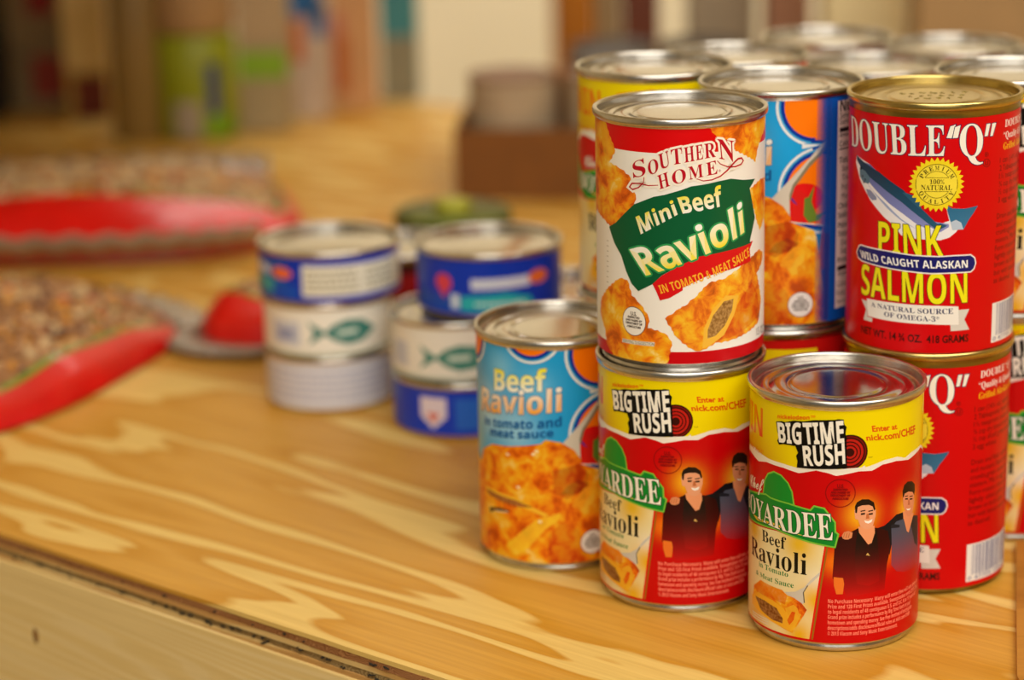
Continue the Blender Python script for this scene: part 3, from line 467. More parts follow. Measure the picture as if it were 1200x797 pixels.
['p','f09010',[-67.6,5.2,-53.9,50,-47.9,47.8,-44,54.8,-34.9,59.6,-24.8,60.7,-12.9,62.8,-7.8,63.9,-5.7,65.8,1.2,64.7,7.4,60.6,10.9,55.4,10.5,53.5,21.7,48.9,23.1,45.6,29.7,5.2],{'food':1}],
['p','a83408',[-2.5,50.9,9.8,53.5,14.5,47.8,13.8,41.5,3.8,36.9,-2.4,39.8],{'food':0.5,'g':'c84c0c'}],
['p','8a3010',[0.8,39.2,4.3,43.4,9.3,45.9,14.5,43.4,12.2,40.4,6.4,38.8],{'food':0.4}],
['p','f8c030',[-42.4,37.3,-21.2,36.4,-4.9,29.6,-6.4,28.1,-21.2,33.5,-42.5,35.1],{}],
['p','a85a14',[-40.8,36,-21.2,34.9,-12,32.5,-18.9,31.9,-30.4,32.6,-40.1,33.6],{'food':0.4,'dark':1}],
['p','503018',[-39,27.2,-30.5,29.2,-24.6,29.1,-25.3,28,-35.1,26.5,-38.4,24.4],{}],
['p','d8c8a8',[-34.4,27.1,-25.7,28.5,-25.7,27.9,-33.9,26.5],{}],
['p','fcd030',[-26.2,12,-25.7,13,-24.6,13.5,-24.1,14.5,-23,15,-22.5,16,-21.5,16.5,-20.9,17.5,-19.9,18,-19.4,19,-18.3,19.5,-17.8,20.5,-16.8,20.9,-16.3,21.9,-15.2,22.3,-14.8,23.3,-13.7,23.6,-13.2,24.6,-12.2,25,-11.7,26,-10.7,26.4,-9.9,27.1,-9,27.8,-7.8,27.7,-6.9,28.4,-5.7,28.3,-4.8,28.9,-3.6,28.8,-2.7,29.5,-1.5,29.4,-0.6,30.1,0.6,30,0.6,28.6,-0.1,27.4,-0.6,26.4,-1.7,26.1,-2.2,25.1,-3.3,24.8,-3.8,23.8,-4.9,23.5,-5.4,22.5,-6.5,22.2,-6.9,21.1,-7.9,20.6,-8.3,19.5,-9.3,18.9,-9.7,17.9,-10.7,17.3,-11,16.2,-12,15.7,-12.4,14.6,-13.4,14.1,-13.8,13,-14.8,12.4,-15.2,11.4,-16.2,10.8,-17,9.9,-18.1,9.7,-18.9,8.9,-20,8.7,-20.8,7.8,-21.9,7.6,-22.9,8.1,-23.3,9.1,-24.3,9.5,-24.8,10.5,-25.8,11],{'food':0.35}],
['p','d4480a',[-5.1,19.2,1.3,25.9,9,21.6,13.3,12.1,11.7,5.6,-5.4,5.8],{'food':0.7,'g':'b03808'}],
['p','f2c038',[9.1,31.9,13.6,37.2,17.5,38.1,16.6,29.4,12,28.6],{'food':0.3}],
['p','f6b828',[6.2,33,7.6,36.9,12.2,41.6,17.7,42.1,21,39.4,13.8,36.8,10.8,31.3],{'food':0.5}],
['p','e07a10',[13.9,32,19.4,36.4,23.3,31.3,23,21.7,18,21.4,14.7,25.6],{'food':0.7}],
['e','fff0c0',[-10,60.1],1,0.6,{}],
['e','fff0c0',[-24.9,56.7],1,0.6,{}],
['e','fff0c0',[-11.5,58.6],1,0.6,{}],
['e','fff0c0',[-19.4,41.5],1,0.6,{}],
['e','fff0c0',[-8.9,25.7],1,0.6,{}],
['e','804020',[15.8,14.6],6,6,{}],
['e','eee8e4',[15.8,14.6],5.7,5.7,{}],
['t','n','U.S.',[14.4,17.05,17.2,17.05,14.4,18.55,17.2,18.55],'605850',{'w':0.08}],
['t','n','INSPECTED',[12.9,15.8,18.7,15.8,12.9,16.6,18.7,16.6],'605850',{'w':0.08}],
['t','n','AND PASSED BY',[11.8,14.5,19.8,14.5,11.8,15.3,19.8,15.3],'605850',{'w':0.08}],
['t','n','DEPARTMENT OF',[11.8,13.2,19.8,13.2,11.8,14,19.8,14],'605850',{'w':0.08}],
['t','n','AGRICULTURE',[12.5,11.8,19.1,11.8,12.5,12.6,19.1,12.6],'605850',{'w':0.08}],
['h',[22.8,30.2,5.8,108.8]],
['p','0a4fae',[29.9,5.2,108.2,5.2,108.2,109.2,29.9,109.2],{}],
['p','e8d8d2',[33.8,10.5,81.8,10.5,81.8,106.7,33.8,106.7],{}],
['t','b','Nutrition Facts',[35,101.8,81.5,101.8,35,106.8,81.5,106.8],'241c20',{}],
['t','n','Serving Size 1 cup',[35,98.6,58.4,98.6,35,101.2,58.4,101.2],'241c20',{}],
['t','n','Servings about 2',[35,95.8,55.8,95.8,35,98.4,55.8,98.4],'241c20',{}],
['t','b','Amount Per Serving',[35,90,57.32,90,35,92,57.32,92],'241c20',{}],
['t','b','Calories 220',[35,85.7,54.34,85.7,35,88.3,54.34,88.3],'241c20',{}],
['t','b','Total Fat 7g',[35,78.1,55.83,78.1,35,80.9,55.83,80.9],'241c20',{}],
['t','n','Saturated Fat 3g',[37,74.2,57.8,74.2,37,76.8,57.8,76.8],'241c20',{}],
['t','n','Trans Fat 0g',[37,70.1,52.6,70.1,37,72.7,52.6,72.7],'241c20',{}],
['t','n','Polyunsat. Fat',[37,65.6,55.2,65.6,37,68.2,55.2,68.2],'241c20',{}],
['t','n','Monounsat. Fat',[37,61.4,55.2,61.4,37,64,55.2,64],'241c20',{}],
['t','b','Cholesterol 15mg',[35,57,60.79,57,35,59.6,60.79,59.6],'241c20',{}],
['t','b','Sodium 700mg',[35,52.7,54.34,52.7,35,55.3,54.34,55.3],'241c20',{}],
['t','b','Potassium 400mg',[35,48.1,59.18,48.1,35,50.7,59.18,50.7],'241c20',{}],
['t','b','Total Carbohydrate',[35,43.9,64.02,43.9,35,46.5,64.02,46.5],'241c20',{}],
['t','n','Dietary Fiber 3g',[37,39.7,57.8,39.7,37,42.3,57.8,42.3],'241c20',{}],
['t','n','Sugars 5g',[37,36.1,48.7,36.1,37,38.7,48.7,38.7],'241c20',{}],
['t','b','Protein 8g',[35,31.7,51.12,31.7,35,34.3,51.12,34.3],'241c20',{}],
['t','n','Vitamin A 10%',[35,25.3,51.9,25.3,35,27.9,51.9,27.9],'241c20',{}],
['t','n','Calcium 2%',[35,20.4,48,20.4,35,23,48,23],'241c20',{}],
['t','n','Folic Acid 15%',[35,16.2,53.2,16.2,35,18.8,53.2,18.8],'241c20',{}],
['t','n','Percent Daily Values',[35,12.7,51,12.7,35,14.3,51,14.3],'241c20',{}],
['p','18141a',[35,92.3,79.8,92.3,79.8,94.3,35,94.3],{}],
['p','18141a',[35,84.2,79.8,84.2,79.8,84.9,35,84.9],{}],
['p','18141a',[35,28.1,79.8,28.1,79.8,30.1,35,30.1],{}],
['t','b','in tomato and',[-41.8,67.5,1.8,72.5,-41.5,71.5,1.9,76.9],'1464a8',{'w':0.1}],
['t','b','meat sauce',[-36.6,63.4,-2,67.5,-36.5,67.3,-2,71.2],'1464a8',{'w':0.1}],
['t','b','Beef',[-32.7,86.5,-4.7,89.5,-32.4,96.6,-4.6,99.3],'fbfbf0',{'g':'f4ee30','o':['4090c0',0.4],'w':0.2}],
['t','b','Ravioli',[-44.6,74,1.8,79.8,-43.8,85.2,2,90.4],'f8a818',{'g':'fcfaf0','o':['4090c0',0.4],'w':0.2}],
],
}
# ------------------------------------------------------------------ printed labels: flat artwork wrapped round the can
def _m(s, A, a, d):
    r = ''
    for c in s:
        if 'A' <= c <= 'Z': r += chr(A + ord(c) - 65)
        elif 'a' <= c <= 'z': r += chr(a + ord(c) - 97)
        elif d and c.isdigit(): r += chr(d + ord(c) - 48)
        else: r += c
    return r
STYLE = {'n': lambda s: s, 's': lambda s: _m(s, 0x1D400, 0x1D41A, 0x1D7CE), 'b': lambda s: _m(s, 0x1D5D4, 0x1D5EE, 0x1D7EC), 'h': lambda s: _m(s, 0x1D4D0, 0x1D4EA, 0)}
_tcache = {}
def text_tris(style, s, res, off=0.0):
    key = (style, s, res, round(off, 4))
    if key in _tcache: return _tcache[key]
    cu = bpy.data.curves.new('t', 'FONT'); cu.body = STYLE[style](s); cu.fill_mode = 'FRONT'; cu.resolution_u = res; cu.offset = off
    ob = bpy.data.objects.new('t', cu); C.objects.link(ob)
    bpy.context.view_layer.update()
    me = ob.evaluated_get(bpy.context.evaluated_depsgraph_get()).to_mesh()
    pts = [(v.co.x, v.co.y) for v in me.vertices]
    me.calc_loop_triangles()
    tris = [tuple(t.vertices) for t in me.loop_triangles]
    bpy.data.objects.remove(ob); bpy.data.curves.remove(cu)
    _tcache[key] = (pts, tris)
    return pts, tris
CAPH = {}
def cap_height(style):
    if style not in CAPH:
        p, _ = text_tris(style, 'H' if style != 'h' else 'C', 2)
        CAPH[style] = max(y for x, y in p) - min(0, min(y for x, y in p))
    return CAPH[style]

def clip(poly, axis, lo, hi):
    for s, lim in ((1, lo), (-1, hi)):
        out = []; n = len(poly)
        for i in range(n):
            a, b = poly[i], poly[(i + 1) % n]
            da, db = (a[axis] - lim) * s, (b[axis] - lim) * s
            if da >= 0: out.append(a)
            if (da > 0 and db < 0) or (da < 0 and db > 0):
                t = da / (da - db); out.append(tuple(a[k] + (b[k] - a[k]) * t for k in range(len(a))))
        poly = out
        if len(poly) < 3: return []
    return poly

class LabelMesh:
    def __init__(self, R, vlim=(-9, 999)):
        self.vlim = vlim; self.fixed = None; self.R = R; self.v = []; self.f = []; self.col = []; self.sauce = []; self.uv = []; self.boxes = []
        self.du = 2 * pi * R / 120
    def layer(self, pts):
        x0, x1 = min(p[0] for p in pts), max(p[0] for p in pts); y0, y1 = min(p[1] for p in pts), max(p[1] for p in pts)
        if self.fixed is not None: return self.fixed
        l = 0
        for (a, b, c, d, k) in self.boxes:
            if a < x1 and b > x0 and c < y1 and d > y0: l = max(l, k + 1)
        self.boxes.append((x0, x1, y0, y1, l)); return l
    def tri(self, pts, lay, colf, sauce, vgrid):
        pts = clip([tuple(p) for p in pts], 1, *self.vlim)
        if len(pts) < 3: return
        x0, x1 = min(p[0] for p in pts), max(p[0] for p in pts)
        i0, i1 = math.floor(x0 / self.du), math.floor((x1 - 1e-6) / self.du)
        for i in range(i0, i1 + 1):
            q = clip(list(pts), 0, i * self.du, (i + 1) * self.du) if i1 > i0 else list(pts)
            if len(q) < 3: continue
            y0, y1 = min(p[1] for p in q), max(p[1] for p in q)
            if vgrid:
                j0, j1 = math.floor(y0 / vgrid), math.floor((y1 - 1e-6) / vgrid)
                parts = [clip(q, 1, j * vgrid, (j + 1) * vgrid) for j in range(j0, j1 + 1)]
            else: parts = [q]
            for g in parts:
                if len(g) < 3: continue
                base = len(self.v); rr = self.R + 0.03 + 0.014 * lay
                ia = i * self.du; ib = ia + self.du
                A = (rr * sin(ia / self.R), -rr * cos(ia / self.R)); B = (rr * sin(ib / self.R), -rr * cos(ib / self.R))
                for p in g:
                    t = min(1, max(0, (p[0] - ia) / self.du))
                    self.v.append(((A[0] + (B[0] - A[0]) * t) * MM, (A[1] + (B[1] - A[1]) * t) * MM, p[1] * MM))
                    self.col.append(colf(p[0], p[1])); self.sauce.append(sauce); self.uv.append((p[0] / 100, p[1] / 100))
                self.f.append(tuple(range(base, base + len(g))))
    def poly(self, pts, colf, sauce=0.0, vgrid=0):
        lay = self.layer(pts)
        for t in tessellate_polygon([[Vector((p[0], p[1], 0)) for p in pts]]):
            tp = [pts[k] for k in t]
            ar = (tp[1][0]-tp[0][0])*(tp[2][1]-tp[0][1]) - (tp[2][0]-tp[0][0])*(tp[1][1]-tp[0][1])
            if abs(ar) < 1e-5: continue
            if ar < 0: tp.reverse()
            self.tri(tp, lay, colf, sauce, vgrid)
    def text(self, style, s, q, colf_local, w, shifts):
        res = 2 if abs(q[5] - q[1]) < 4 else 4
        ch = cap_height(style); ref, _ = text_tris(style, s, res)
        if not ref: return
        x0, x1 = min(p[0] for p in ref), max(p[0] for p in ref)
        k = ch / (0.5 * (math.hypot(q[4] - q[0], q[5] - q[1]) + math.hypot(q[6] - q[2], q[7] - q[3])))
        kx = (x1 - x0) / max(.1, math.hypot(q[2] - q[0], q[3] - q[1]))
        pts, tris = text_tris(style, s, res, w * (k + kx) / 2 if w else 0.0)
        def mp(p):
            a = (p[0] - x0) / (x1 - x0); b = p[1] / ch
            bx, by = q[0] + (q[2] - q[0]) * a, q[1] + (q[3] - q[1]) * a
            tx, ty = q[4] + (q[6] - q[4]) * a, q[5] + (q[7] - q[5]) * a
            return (bx + (tx - bx) * b, by + (ty - by) * b), b
        m = [mp(p) for p in pts]
        lay = self.layer([p for p, _ in m])
        base_lay = lay
        offs = [(shifts * cos(k_ * pi / 5), shifts * sin(k_ * pi / 5)) for k_ in range(10)] if shifts else [(0, 0)]
        for k_, (ox, oy) in enumerate(offs):          # every copy of an outline lies at its own depth
            lay = base_lay + 0.08 * k_
            for ti, t in enumerate(tris):
                tp = [(m[k][0][0] + ox, m[k][0][1] + oy, m[k][1]) for k in t]
                ar = (tp[1][0]-tp[0][0])*(tp[2][1]-tp[0][1]) - (tp[2][0]-tp[0][0])*(tp[1][1]-tp[0][1])
                if abs(ar) < 1e-6: continue
                if ar < 0: tp.reverse()
                b = sum(p[2] for p in tp) / 3
                cs = {(round(p[0], 3), round(p[1], 3)): p[2] for p in tp}
                self.tri([(p[0], p[1]) for p in tp], lay, colf_local(b), 0.0, 0)
    def build(self, name):
        me = pydata(name, self.v, self.f)
        ca = me.attributes.new('ink', 'FLOAT_COLOR', 'POINT'); ca.data.foreach_set('color', [c for col in self.col for c in (col[0], col[1], col[2], 1.0)])
        sa = me.attributes.new('sauce', 'FLOAT', 'POINT'); sa.data.foreach_set('value', self.sauce)
        uvl = me.uv_layers.new(name='UVMap')
        li = [0] * len(me.loops); me.loops.foreach_get('vertex_index', li)
        uvl.data.foreach_set('uv', [c for i in li for c in self.uv[i]])
        me.materials.append(PRINT)
        me.polygons.foreach_set('use_smooth', [True] * len(me.polygons))
        me.normals_split_custom_set_from_vertices([Vector((v[0], v[1], 0)).normalized() for v in self.v])
        return me

def mixc(a, b, t): return tuple(a[i] + (b[i] - a[i]) * t for i in range(3))
def grow(pts, w):
    n = len(pts); A = sum(pts[i][0] * pts[(i+1) % n][1] - pts[(i+1) % n][0] * pts[i][1] for i in range(n)); sg = 1 if A > 0 else -1
    out = []
    for i in range(n):
        (ax, ay), (bx, by), (cx, cy) = pts[i-1], pts[i], pts[(i+1) % n]
        d1, d2 = math.hypot(bx-ax, by-ay) + 1e-9, math.hypot(cx-bx, cy-by) + 1e-9
        n1, n2 = ((by-ay)/d1*sg, -(bx-ax)/d1*sg), ((cy-by)/d2*sg, -(cx-bx)/d2*sg)
        mx, my = n1[0]+n2[0], n1[1]+n2[1]; mm = mx*mx+my*my
        k = 2*w/mm if mm > .6 else w/math.sqrt(mm + 1e-6)
        out.append((bx+mx*k, by+my*k))
    return out
def build_label(name, art, R):
    L = LabelMesh(R, (art[0][2][1], max(art[0][2][1::2])) if art[0][0] == 'p' else (-9, 999))
    for en in art:
        k = en[0]
        if k == 'p':
            o = en[3]; fl = en[2]; pts = [(fl[i], fl[i+1]) for i in range(0, len(fl), 2)]
            c = srgb(en[1]); y0, y1 = min(p[1] for p in pts), max(p[1] for p in pts)
            if 'o' in o:
                oc = srgb(o['o'][0]); w = o['o'][1]
                L.poly(grow(pts, w), lambda u, v: oc)
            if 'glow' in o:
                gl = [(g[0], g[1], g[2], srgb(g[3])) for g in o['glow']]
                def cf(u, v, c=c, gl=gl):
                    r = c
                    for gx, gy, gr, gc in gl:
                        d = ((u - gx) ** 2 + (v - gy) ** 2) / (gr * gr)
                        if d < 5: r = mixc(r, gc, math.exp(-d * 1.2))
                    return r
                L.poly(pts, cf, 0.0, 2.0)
            elif 'g' in o:
                g = srgb(o['g'])
                L.poly(pts, lambda u, v: mixc(c, g, (max(0, y1 - v) / (y1 - y0)) ** o.get('e', 1)), o.get('food', 0) * (-1 if o.get('dark') else 1), 3.0)
            else:
                L.poly(pts, lambda u, v: c, o.get('food', 0) * (-1 if o.get('dark') else 1))
        elif k == 'e':
            c = srgb(en[1]); (cx, cy), rx, ry = en[2], en[3], en[4]; n = 14 if rx < 2 else 40
            L.poly([(cx + rx * cos(2 * pi * i / n), cy + ry * sin(2 * pi * i / n)) for i in range(n)], lambda u, v: c)
        elif k == 'r':
            c = srgb(en[1]); (cx, cy), r0, r1 = en[2], en[3], en[4]; L.fixed = L.layer([(cx - r1, cy - r1), (cx + r1, cy + r1)])
            for i in range(40):
                a, b = 2 * pi * i / 40, 2 * pi * (i + 1) / 40
                L.poly([(cx + r * cos(t), cy + r * sin(t)) for r, t in ((r0, a), (r1, a), (r1, b), (r0, b))], lambda u, v: c)
            L.fixed = None
        elif k == 'h':
            xa, xb, y, ye = en[1]; dx = (xb - xa) / 7; j = 0
            L.fixed = L.layer([(xa, y), (xb, ye)])
            while y < ye:
                for i in range(7):
                    cx, r = xa + dx * (i + 0.5 * (j % 2)), 0.2 + 0.46 * (i + 1) / 7; c = srgb('2a3a8c' if y < 47 else '1848a0')
                    L.poly([(cx + r * cos(pi * a / 3), y + r * sin(pi * a / 3)) for a in range(6)], lambda u, v: c)
                y += dx * 0.62; j += 1
            L.fixed = None
        elif k == 't':
            st, s, q, col, o = en[1:6]; c = srgb(col); w = o.get('w', 0)
            if 'o' in o:
                oc = srgb(o['o'][0]); L.text(st, s, q, lambda b: (lambda u, v: oc), w, o['o'][1])
            if 'g' in o:
                g = srgb(o['g']); L.text(st, s, q, lambda b: (lambda u, v: mixc(c, g, min(1, max(0, b * 1.0)))), w, 0)
            else: L.text(st, s, q, lambda b: (lambda u, v: c), w, 0)
    return L.build(name)

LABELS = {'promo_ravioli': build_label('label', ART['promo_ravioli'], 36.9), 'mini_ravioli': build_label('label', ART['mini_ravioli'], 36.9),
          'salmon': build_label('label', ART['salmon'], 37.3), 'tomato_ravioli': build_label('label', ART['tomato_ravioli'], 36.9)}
def plain(bands, extra=()):
    return [('p', c, [-115.9, a, 115.9, a, 115.9, b, -115.9, b], {}) for c, a, b in bands] + list(extra)
LABELS['orange_red'] = build_label('label', plain([('e8380c', 5, 99), ('f4f0e8', 60, 66), ('f0c818', 20, 40)], [('e', 'b01050', [-8, 92], 6, 5, {})]), 36.9)
LABELS['plain_red'] = build_label('label', plain([('c4100c', 5, 99), ('f2eee4', 20, 60)]), 36.9)
LABELS['cream'] = build_label('label', plain([('d8ccb8', 5, 99), ('b83020', 40, 70)]), 36.9)
LABELS['red_yellow'] = build_label('label', plain([('c41210', 5, 109)], [('p', 'f0d010', [-30, 14, 22, 14, 14, 104, -24, 104], {}), ('p', '1c7a30', [-20, 99.5, -14, 101, -13, 98.5, -19, 97], {}), ('p', '1c7a30', [-22, 60, 12, 60, 12, 76, -22, 76], {})]), 36.9)

# ------------------------------------------------------------------ cans
def can_meshes(h, R, side, lidm, label_top, gold_can):
    seam = [(R+.35, h-3.6), (R+1.0, h-3.3), (R+1.25, h-2.6), (R+1.25, h-1.0), (R+.95, h-.25), (R+.4, h), (R-.3, h-.1), (R-.8, h-.6), (R-.98, h-1.2), (R-1.02, h-1.5), (R-1.14, h-4.0), (R-1.2, h-4.3), (R-1.7, h-4.8), (R-2.2, h-4.9)]
    rl = R - 2.2
    lid = [(rl, h-4.9), (rl-.7, h-4.9), (rl-1.3, h-4.0), (rl-1.9, h-3.5), (rl-4.4, h-3.45), (rl-5.0, h-3.9), (rl-6.0, h-3.95), (rl-6.7, h-3.3), (rl-12.8, h-3.25), (rl-13.4, h-3.75), (rl-14.4, h-3.8), (rl-15.1, h-3.2), (rl-16, h-3.1), (0.01, h-3.1)]
    top = [(R-.15, h-6.5), (R-.15, h-5.0), (R, h-4.4), (R+.2, h-3.9), (R+.4, h-3.4)]
    body = [(R-.15, 8.5), (R-.15, h-6.5)] + top[1:]
    bot = [(0.01, 2.4), (R-6, 2.4), (R-5, 1.2), (R-4.2, 0.4), (R-3.1, 0.0), (R-2.2, .3), (R-1.9, 1.2), (R-1.9, 2.4), (R-2.3, 3.0), (R-2.3, 3.4), (R-.9, 5.2), (R-.3, 6.6), (R-.15, 8.5)]
    out = {}
    for nm, pr in (('seam', seam), ('lid', lid), ('body', body), ('base', bot)):
        v, f = lathe(pr); out[nm] = pydata(nm, v, f)
    return out
CAN = can_meshes(112.7, 36.9, tin, tin_lid, 109, False)
CAN_SHORT = can_meshes(101.6, 36.9, tin, tin_lid, 98, False)
GCAN = can_meshes(114.0, 37.3, gold, gold_lid, 107.3, True)
for d, s, l in ((CAN, tin, tin_lid), (CAN_SHORT, tin, tin_lid), (GCAN, gold, gold_lid)):
    d['seam'].materials.append(s); d['lid'].materials.append(l)
    d['body'].materials.append(gold_dark if d is GCAN else s); d['base'].materials.append(gold_dark if d is GCAN else s)
    for k in d: d[k].polygons.foreach_set('use_smooth', [True] * len(d[k].polygons))

def raw(name, me, parent):
    o = bpy.data.objects.new(name, me); C.objects.link(o); o.parent = parent; return o
def food_can(x, y, z, set_, art, label, du=0.0, group='ravioli and soup cans standing on the table'):
    """du: how far (mm along the wall) the artwork is turned"""
    R = 37.3 if set_ is GCAN else 36.9
    e = empty('food_can', (x * MM, y * MM, z * MM), label, 'can', group, du / R)
    raw('can_wall', set_['body'], e); raw('top_seam', set_['seam'], e); raw('lid', set_['lid'], e); raw('base', set_['base'], e)
    raw('label', LABELS[art], e)
    return e

S1, G1 = 110.7, 111.0
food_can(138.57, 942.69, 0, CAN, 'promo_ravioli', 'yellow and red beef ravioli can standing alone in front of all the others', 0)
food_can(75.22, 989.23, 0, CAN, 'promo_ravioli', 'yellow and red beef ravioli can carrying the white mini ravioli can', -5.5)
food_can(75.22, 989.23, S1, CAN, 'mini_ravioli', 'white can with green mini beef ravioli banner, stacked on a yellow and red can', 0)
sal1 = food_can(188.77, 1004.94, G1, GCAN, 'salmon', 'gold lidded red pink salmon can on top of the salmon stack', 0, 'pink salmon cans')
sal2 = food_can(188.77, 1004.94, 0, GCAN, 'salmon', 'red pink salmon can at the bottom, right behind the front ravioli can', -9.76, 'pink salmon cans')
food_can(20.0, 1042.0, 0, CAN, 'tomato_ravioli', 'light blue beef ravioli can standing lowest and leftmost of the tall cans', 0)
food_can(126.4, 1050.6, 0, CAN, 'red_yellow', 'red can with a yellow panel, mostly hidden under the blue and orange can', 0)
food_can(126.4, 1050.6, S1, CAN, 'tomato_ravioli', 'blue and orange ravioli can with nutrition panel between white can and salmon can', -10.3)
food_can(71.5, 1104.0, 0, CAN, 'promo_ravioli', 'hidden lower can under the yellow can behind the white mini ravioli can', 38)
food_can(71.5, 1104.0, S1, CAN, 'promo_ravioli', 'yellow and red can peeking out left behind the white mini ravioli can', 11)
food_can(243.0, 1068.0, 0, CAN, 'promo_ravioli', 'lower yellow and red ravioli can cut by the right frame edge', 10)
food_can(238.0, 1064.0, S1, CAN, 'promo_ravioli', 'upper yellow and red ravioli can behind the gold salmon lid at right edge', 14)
SS = 99.6
for (x, y, art, lb) in ((121, 1203, 'orange_red', 'silver lidded orange red can, left one in the third row of lids'),
                        (198, 1227, 'cream', 'silver lidded can directly behind the gold salmon lid'),
                        (187, 1331, 'cream', 'farthest silver lidded can at the back of the cluster'),
                        (252, 1289, 'plain_red', 'silver lidded red can at the back right of the cluster'),
                        (309, 1238, 'plain_red', 'silver lidded can cut by the right frame edge, behind the salmon stack')):
    tall = x == 121
    food_can(x, y, 0, CAN if tall else CAN_SHORT, art, lb.replace('silver lidded', 'hidden lower'))
    food_can(x, y, S1 if tall else SS, CAN_SHORT, art, lb)

# embossed code on the gold lids
rnd = random.Random(5)
bm = bmesh.new()
for row, (n, yy) in enumerate(((7, 5.5), (6, -1.5), (5, -8))):
    for i in range(n):
        cx = (i - (n - 1) / 2) * 4.6
        for k in range(3):
            a = rnd.choice((0, pi / 2, pi / 4)); lx = rnd.uniform(.8, 1.5)
            m4 = Matrix.Translation(((cx + rnd.uniform(-.9, .9)) * MM, (yy + rnd.uniform(-1.2, 1.2)) * MM, 110.95 * MM)) @ Matrix.Rotation(a, 4, 'Z') @ Matrix.Diagonal((lx * MM, .32 * MM, .28 * MM, 1))
            bmesh.ops.create_icosphere(bm, subdivisions=1, radius=1, matrix=m4)
me = bpy.data.meshes.new('embossed_code'); bm.to_mesh(me); bm.free()
o = finish('embossed_code', me, gold_dark, sal1); o['kind'] = 'stuff'

# ------------------------------------------------------------------ tuna cans
def tuna(x, y, z, R, h, lab, label, du=0, lidm=tin_lid):
    e = empty('tuna_can', (x * MM, y * MM, z * MM), label, 'can', 'flat tuna cans in short stacks', du / R)
    seam = [(R+.3, h-3.0), (R+1.1, h-2.7), (R+1.2, h-1.2), (R+.9, h-.2), (R+.3, h), (R-.4, h-.2), (R-1.3, h-.6), (R-1.6, h-.9), (R-1.64, h-1.2), (R-1.76, h-3.2), (R-1.8, h-3.6)]
    v, f = lathe(seam, 72); finish('top_seam', pydata('top_seam', v, f), tin, e)
    v, f = lathe([(R-1.8, h-3.6), (R-2.2, h-3.5), (R-2.9, h-2.9), (R-3.4, h-2.75), (R-7, h-2.7), (R-8, h-3.1), (R-9.5, h-2.6), (0.01, h-2.5)], 72); finish('lid', pydata('lid', v, f), lidm, e)
    v, f = lathe([(0.01, 1.2), (R-4, 1.2), (R-3, .2), (R-2, 0), (R-1, .6), (R-.2, 2.6), (R-.1, h-3.6), (R+.3, h-3.0)], 72); finish('can_wall', pydata('can_wall', v, f), tin, e)
    me = build_label('label', lab, R); o = raw('label', me, e)
    return e
def scribble(x0, x1, y0, y1, col, rows):
    out = []; r = random.Random(int(x0 * 7 + y0)); hh = (y1 - y0) / rows
    for i in range(rows):
        x = x0
        while x < x1 - 2:
            w = r.uniform(1.5, 4.5); yb = y0 + i * hh
            out.append(('p', col, [x, yb + hh * .25, min(x + w, x1), yb + hh * .25, min(x + w, x1), yb + hh * .7, x, yb + hh * .7], {})); x += w + .8
    return out
PI_R = lambda R: pi * R
def ring(R, c, a, b): return ('p', c, [-PI_R(R), a, PI_R(R), a, PI_R(R), b, -PI_R(R), b], {})
def fish(cx, cy, s, c):
    b = [(-9, 0), (-5, 3.2), (0, 4.8), (6, 4.2), (12, 0), (6, -4), (0, -4.8), (-5, -3.0)]
    t = [(-15, 4.5), (-12.5, 0), (-15, -4.5), (-8.5, -.6), (-8.5, .6)]
    fl = lambda q: [z for x, y in q for z in (cx + x * s, cy + y * s)]
    return [('p', c, fl(b), {}), ('p', c, fl(t), {}), ('p', 'cfe0d4', fl([(-4, .9), (4, 1.2), (4, -.8), (-4, -1.0)]), {})]
RT, RW = 40.6, 37.0
blue1 = [ring(RT, '1636b4', 2.5, 28.5), ('p', '1c62b4', [-48, 4, -24, 4, -24, 24, -48, 24], {}), ('p', '40a8b0', [-60, 7, -30, 6, -33, 14, -60, 15], {}), ('p', '1850c0', [-34, 4, -16, 4, -16, 12, -34, 12], {}), ('e', 'f07038', [-27, 18.5], 7.5, 3.4, {}), ('p', 'e8e4d4', [-13, 6, 60, 6, 60, 24, -13, 24], {}), ('p', 'd8dcec', [-50, 18, -37, 16, -37, 21, -50, 23], {})] + scribble(-11, 20, 8, 22, 'a09878', 4) + scribble(24, 50, 8, 22, 'a09878', 4)
white1 = [ring(RW, 'f0ece0', 2.5, 30), ring(RW, 'b8c4ac', 2.5, 4), ('p', 'c8ccd8', [-34, 8, -14, 8, -14, 22, -34, 22], {}), ('p', '9098c0', [-30, 12, -18, 12, -18, 17, -30, 17], {})] + fish(14, 16, 1.55, '3c8078')
white2 = [ring(RW, 'dcdce4', 2.5, 30)] + scribble(-50, 50, 6, 26, 'b0b4cc', 5)
white3 = [ring(RW, 'f0ece0', 2.5, 32), ring(RW, 'b8c4ac', 2.5, 4), ('p', 'c8ccd8', [-44, 8, -30, 8, -30, 22, -44, 22], {})] + fish(2, 15, 1.55, '4c8c80')
blue2 = [ring(RT, '183cc0', 2.5, 34), ('p', '30b8c0', [-16, 5, 28, 5, 24, 12, 10, 15, -16, 13], {}), ('p', '2050b8', [-52, 5, -18, 4, -18, 12, -52, 14], {}), ('e', 'e04858', [-27, 20], 5.5, 5, {}), ('p', 'e04858', [-32, 19, -27, 11, -22, 19], {}), ('p', 'd8e0f4', [-10, 17, 24, 18, 24, 24, -10, 23], {}), ('p', 'd8e4f0', [-22, 6, -17, 6, -17, 14, -22, 14], {}), ('e', 'f07838', [30, 22], 7, 4, {})] + scribble(-8, 22, 7, 11, 'd8f0f0', 1)
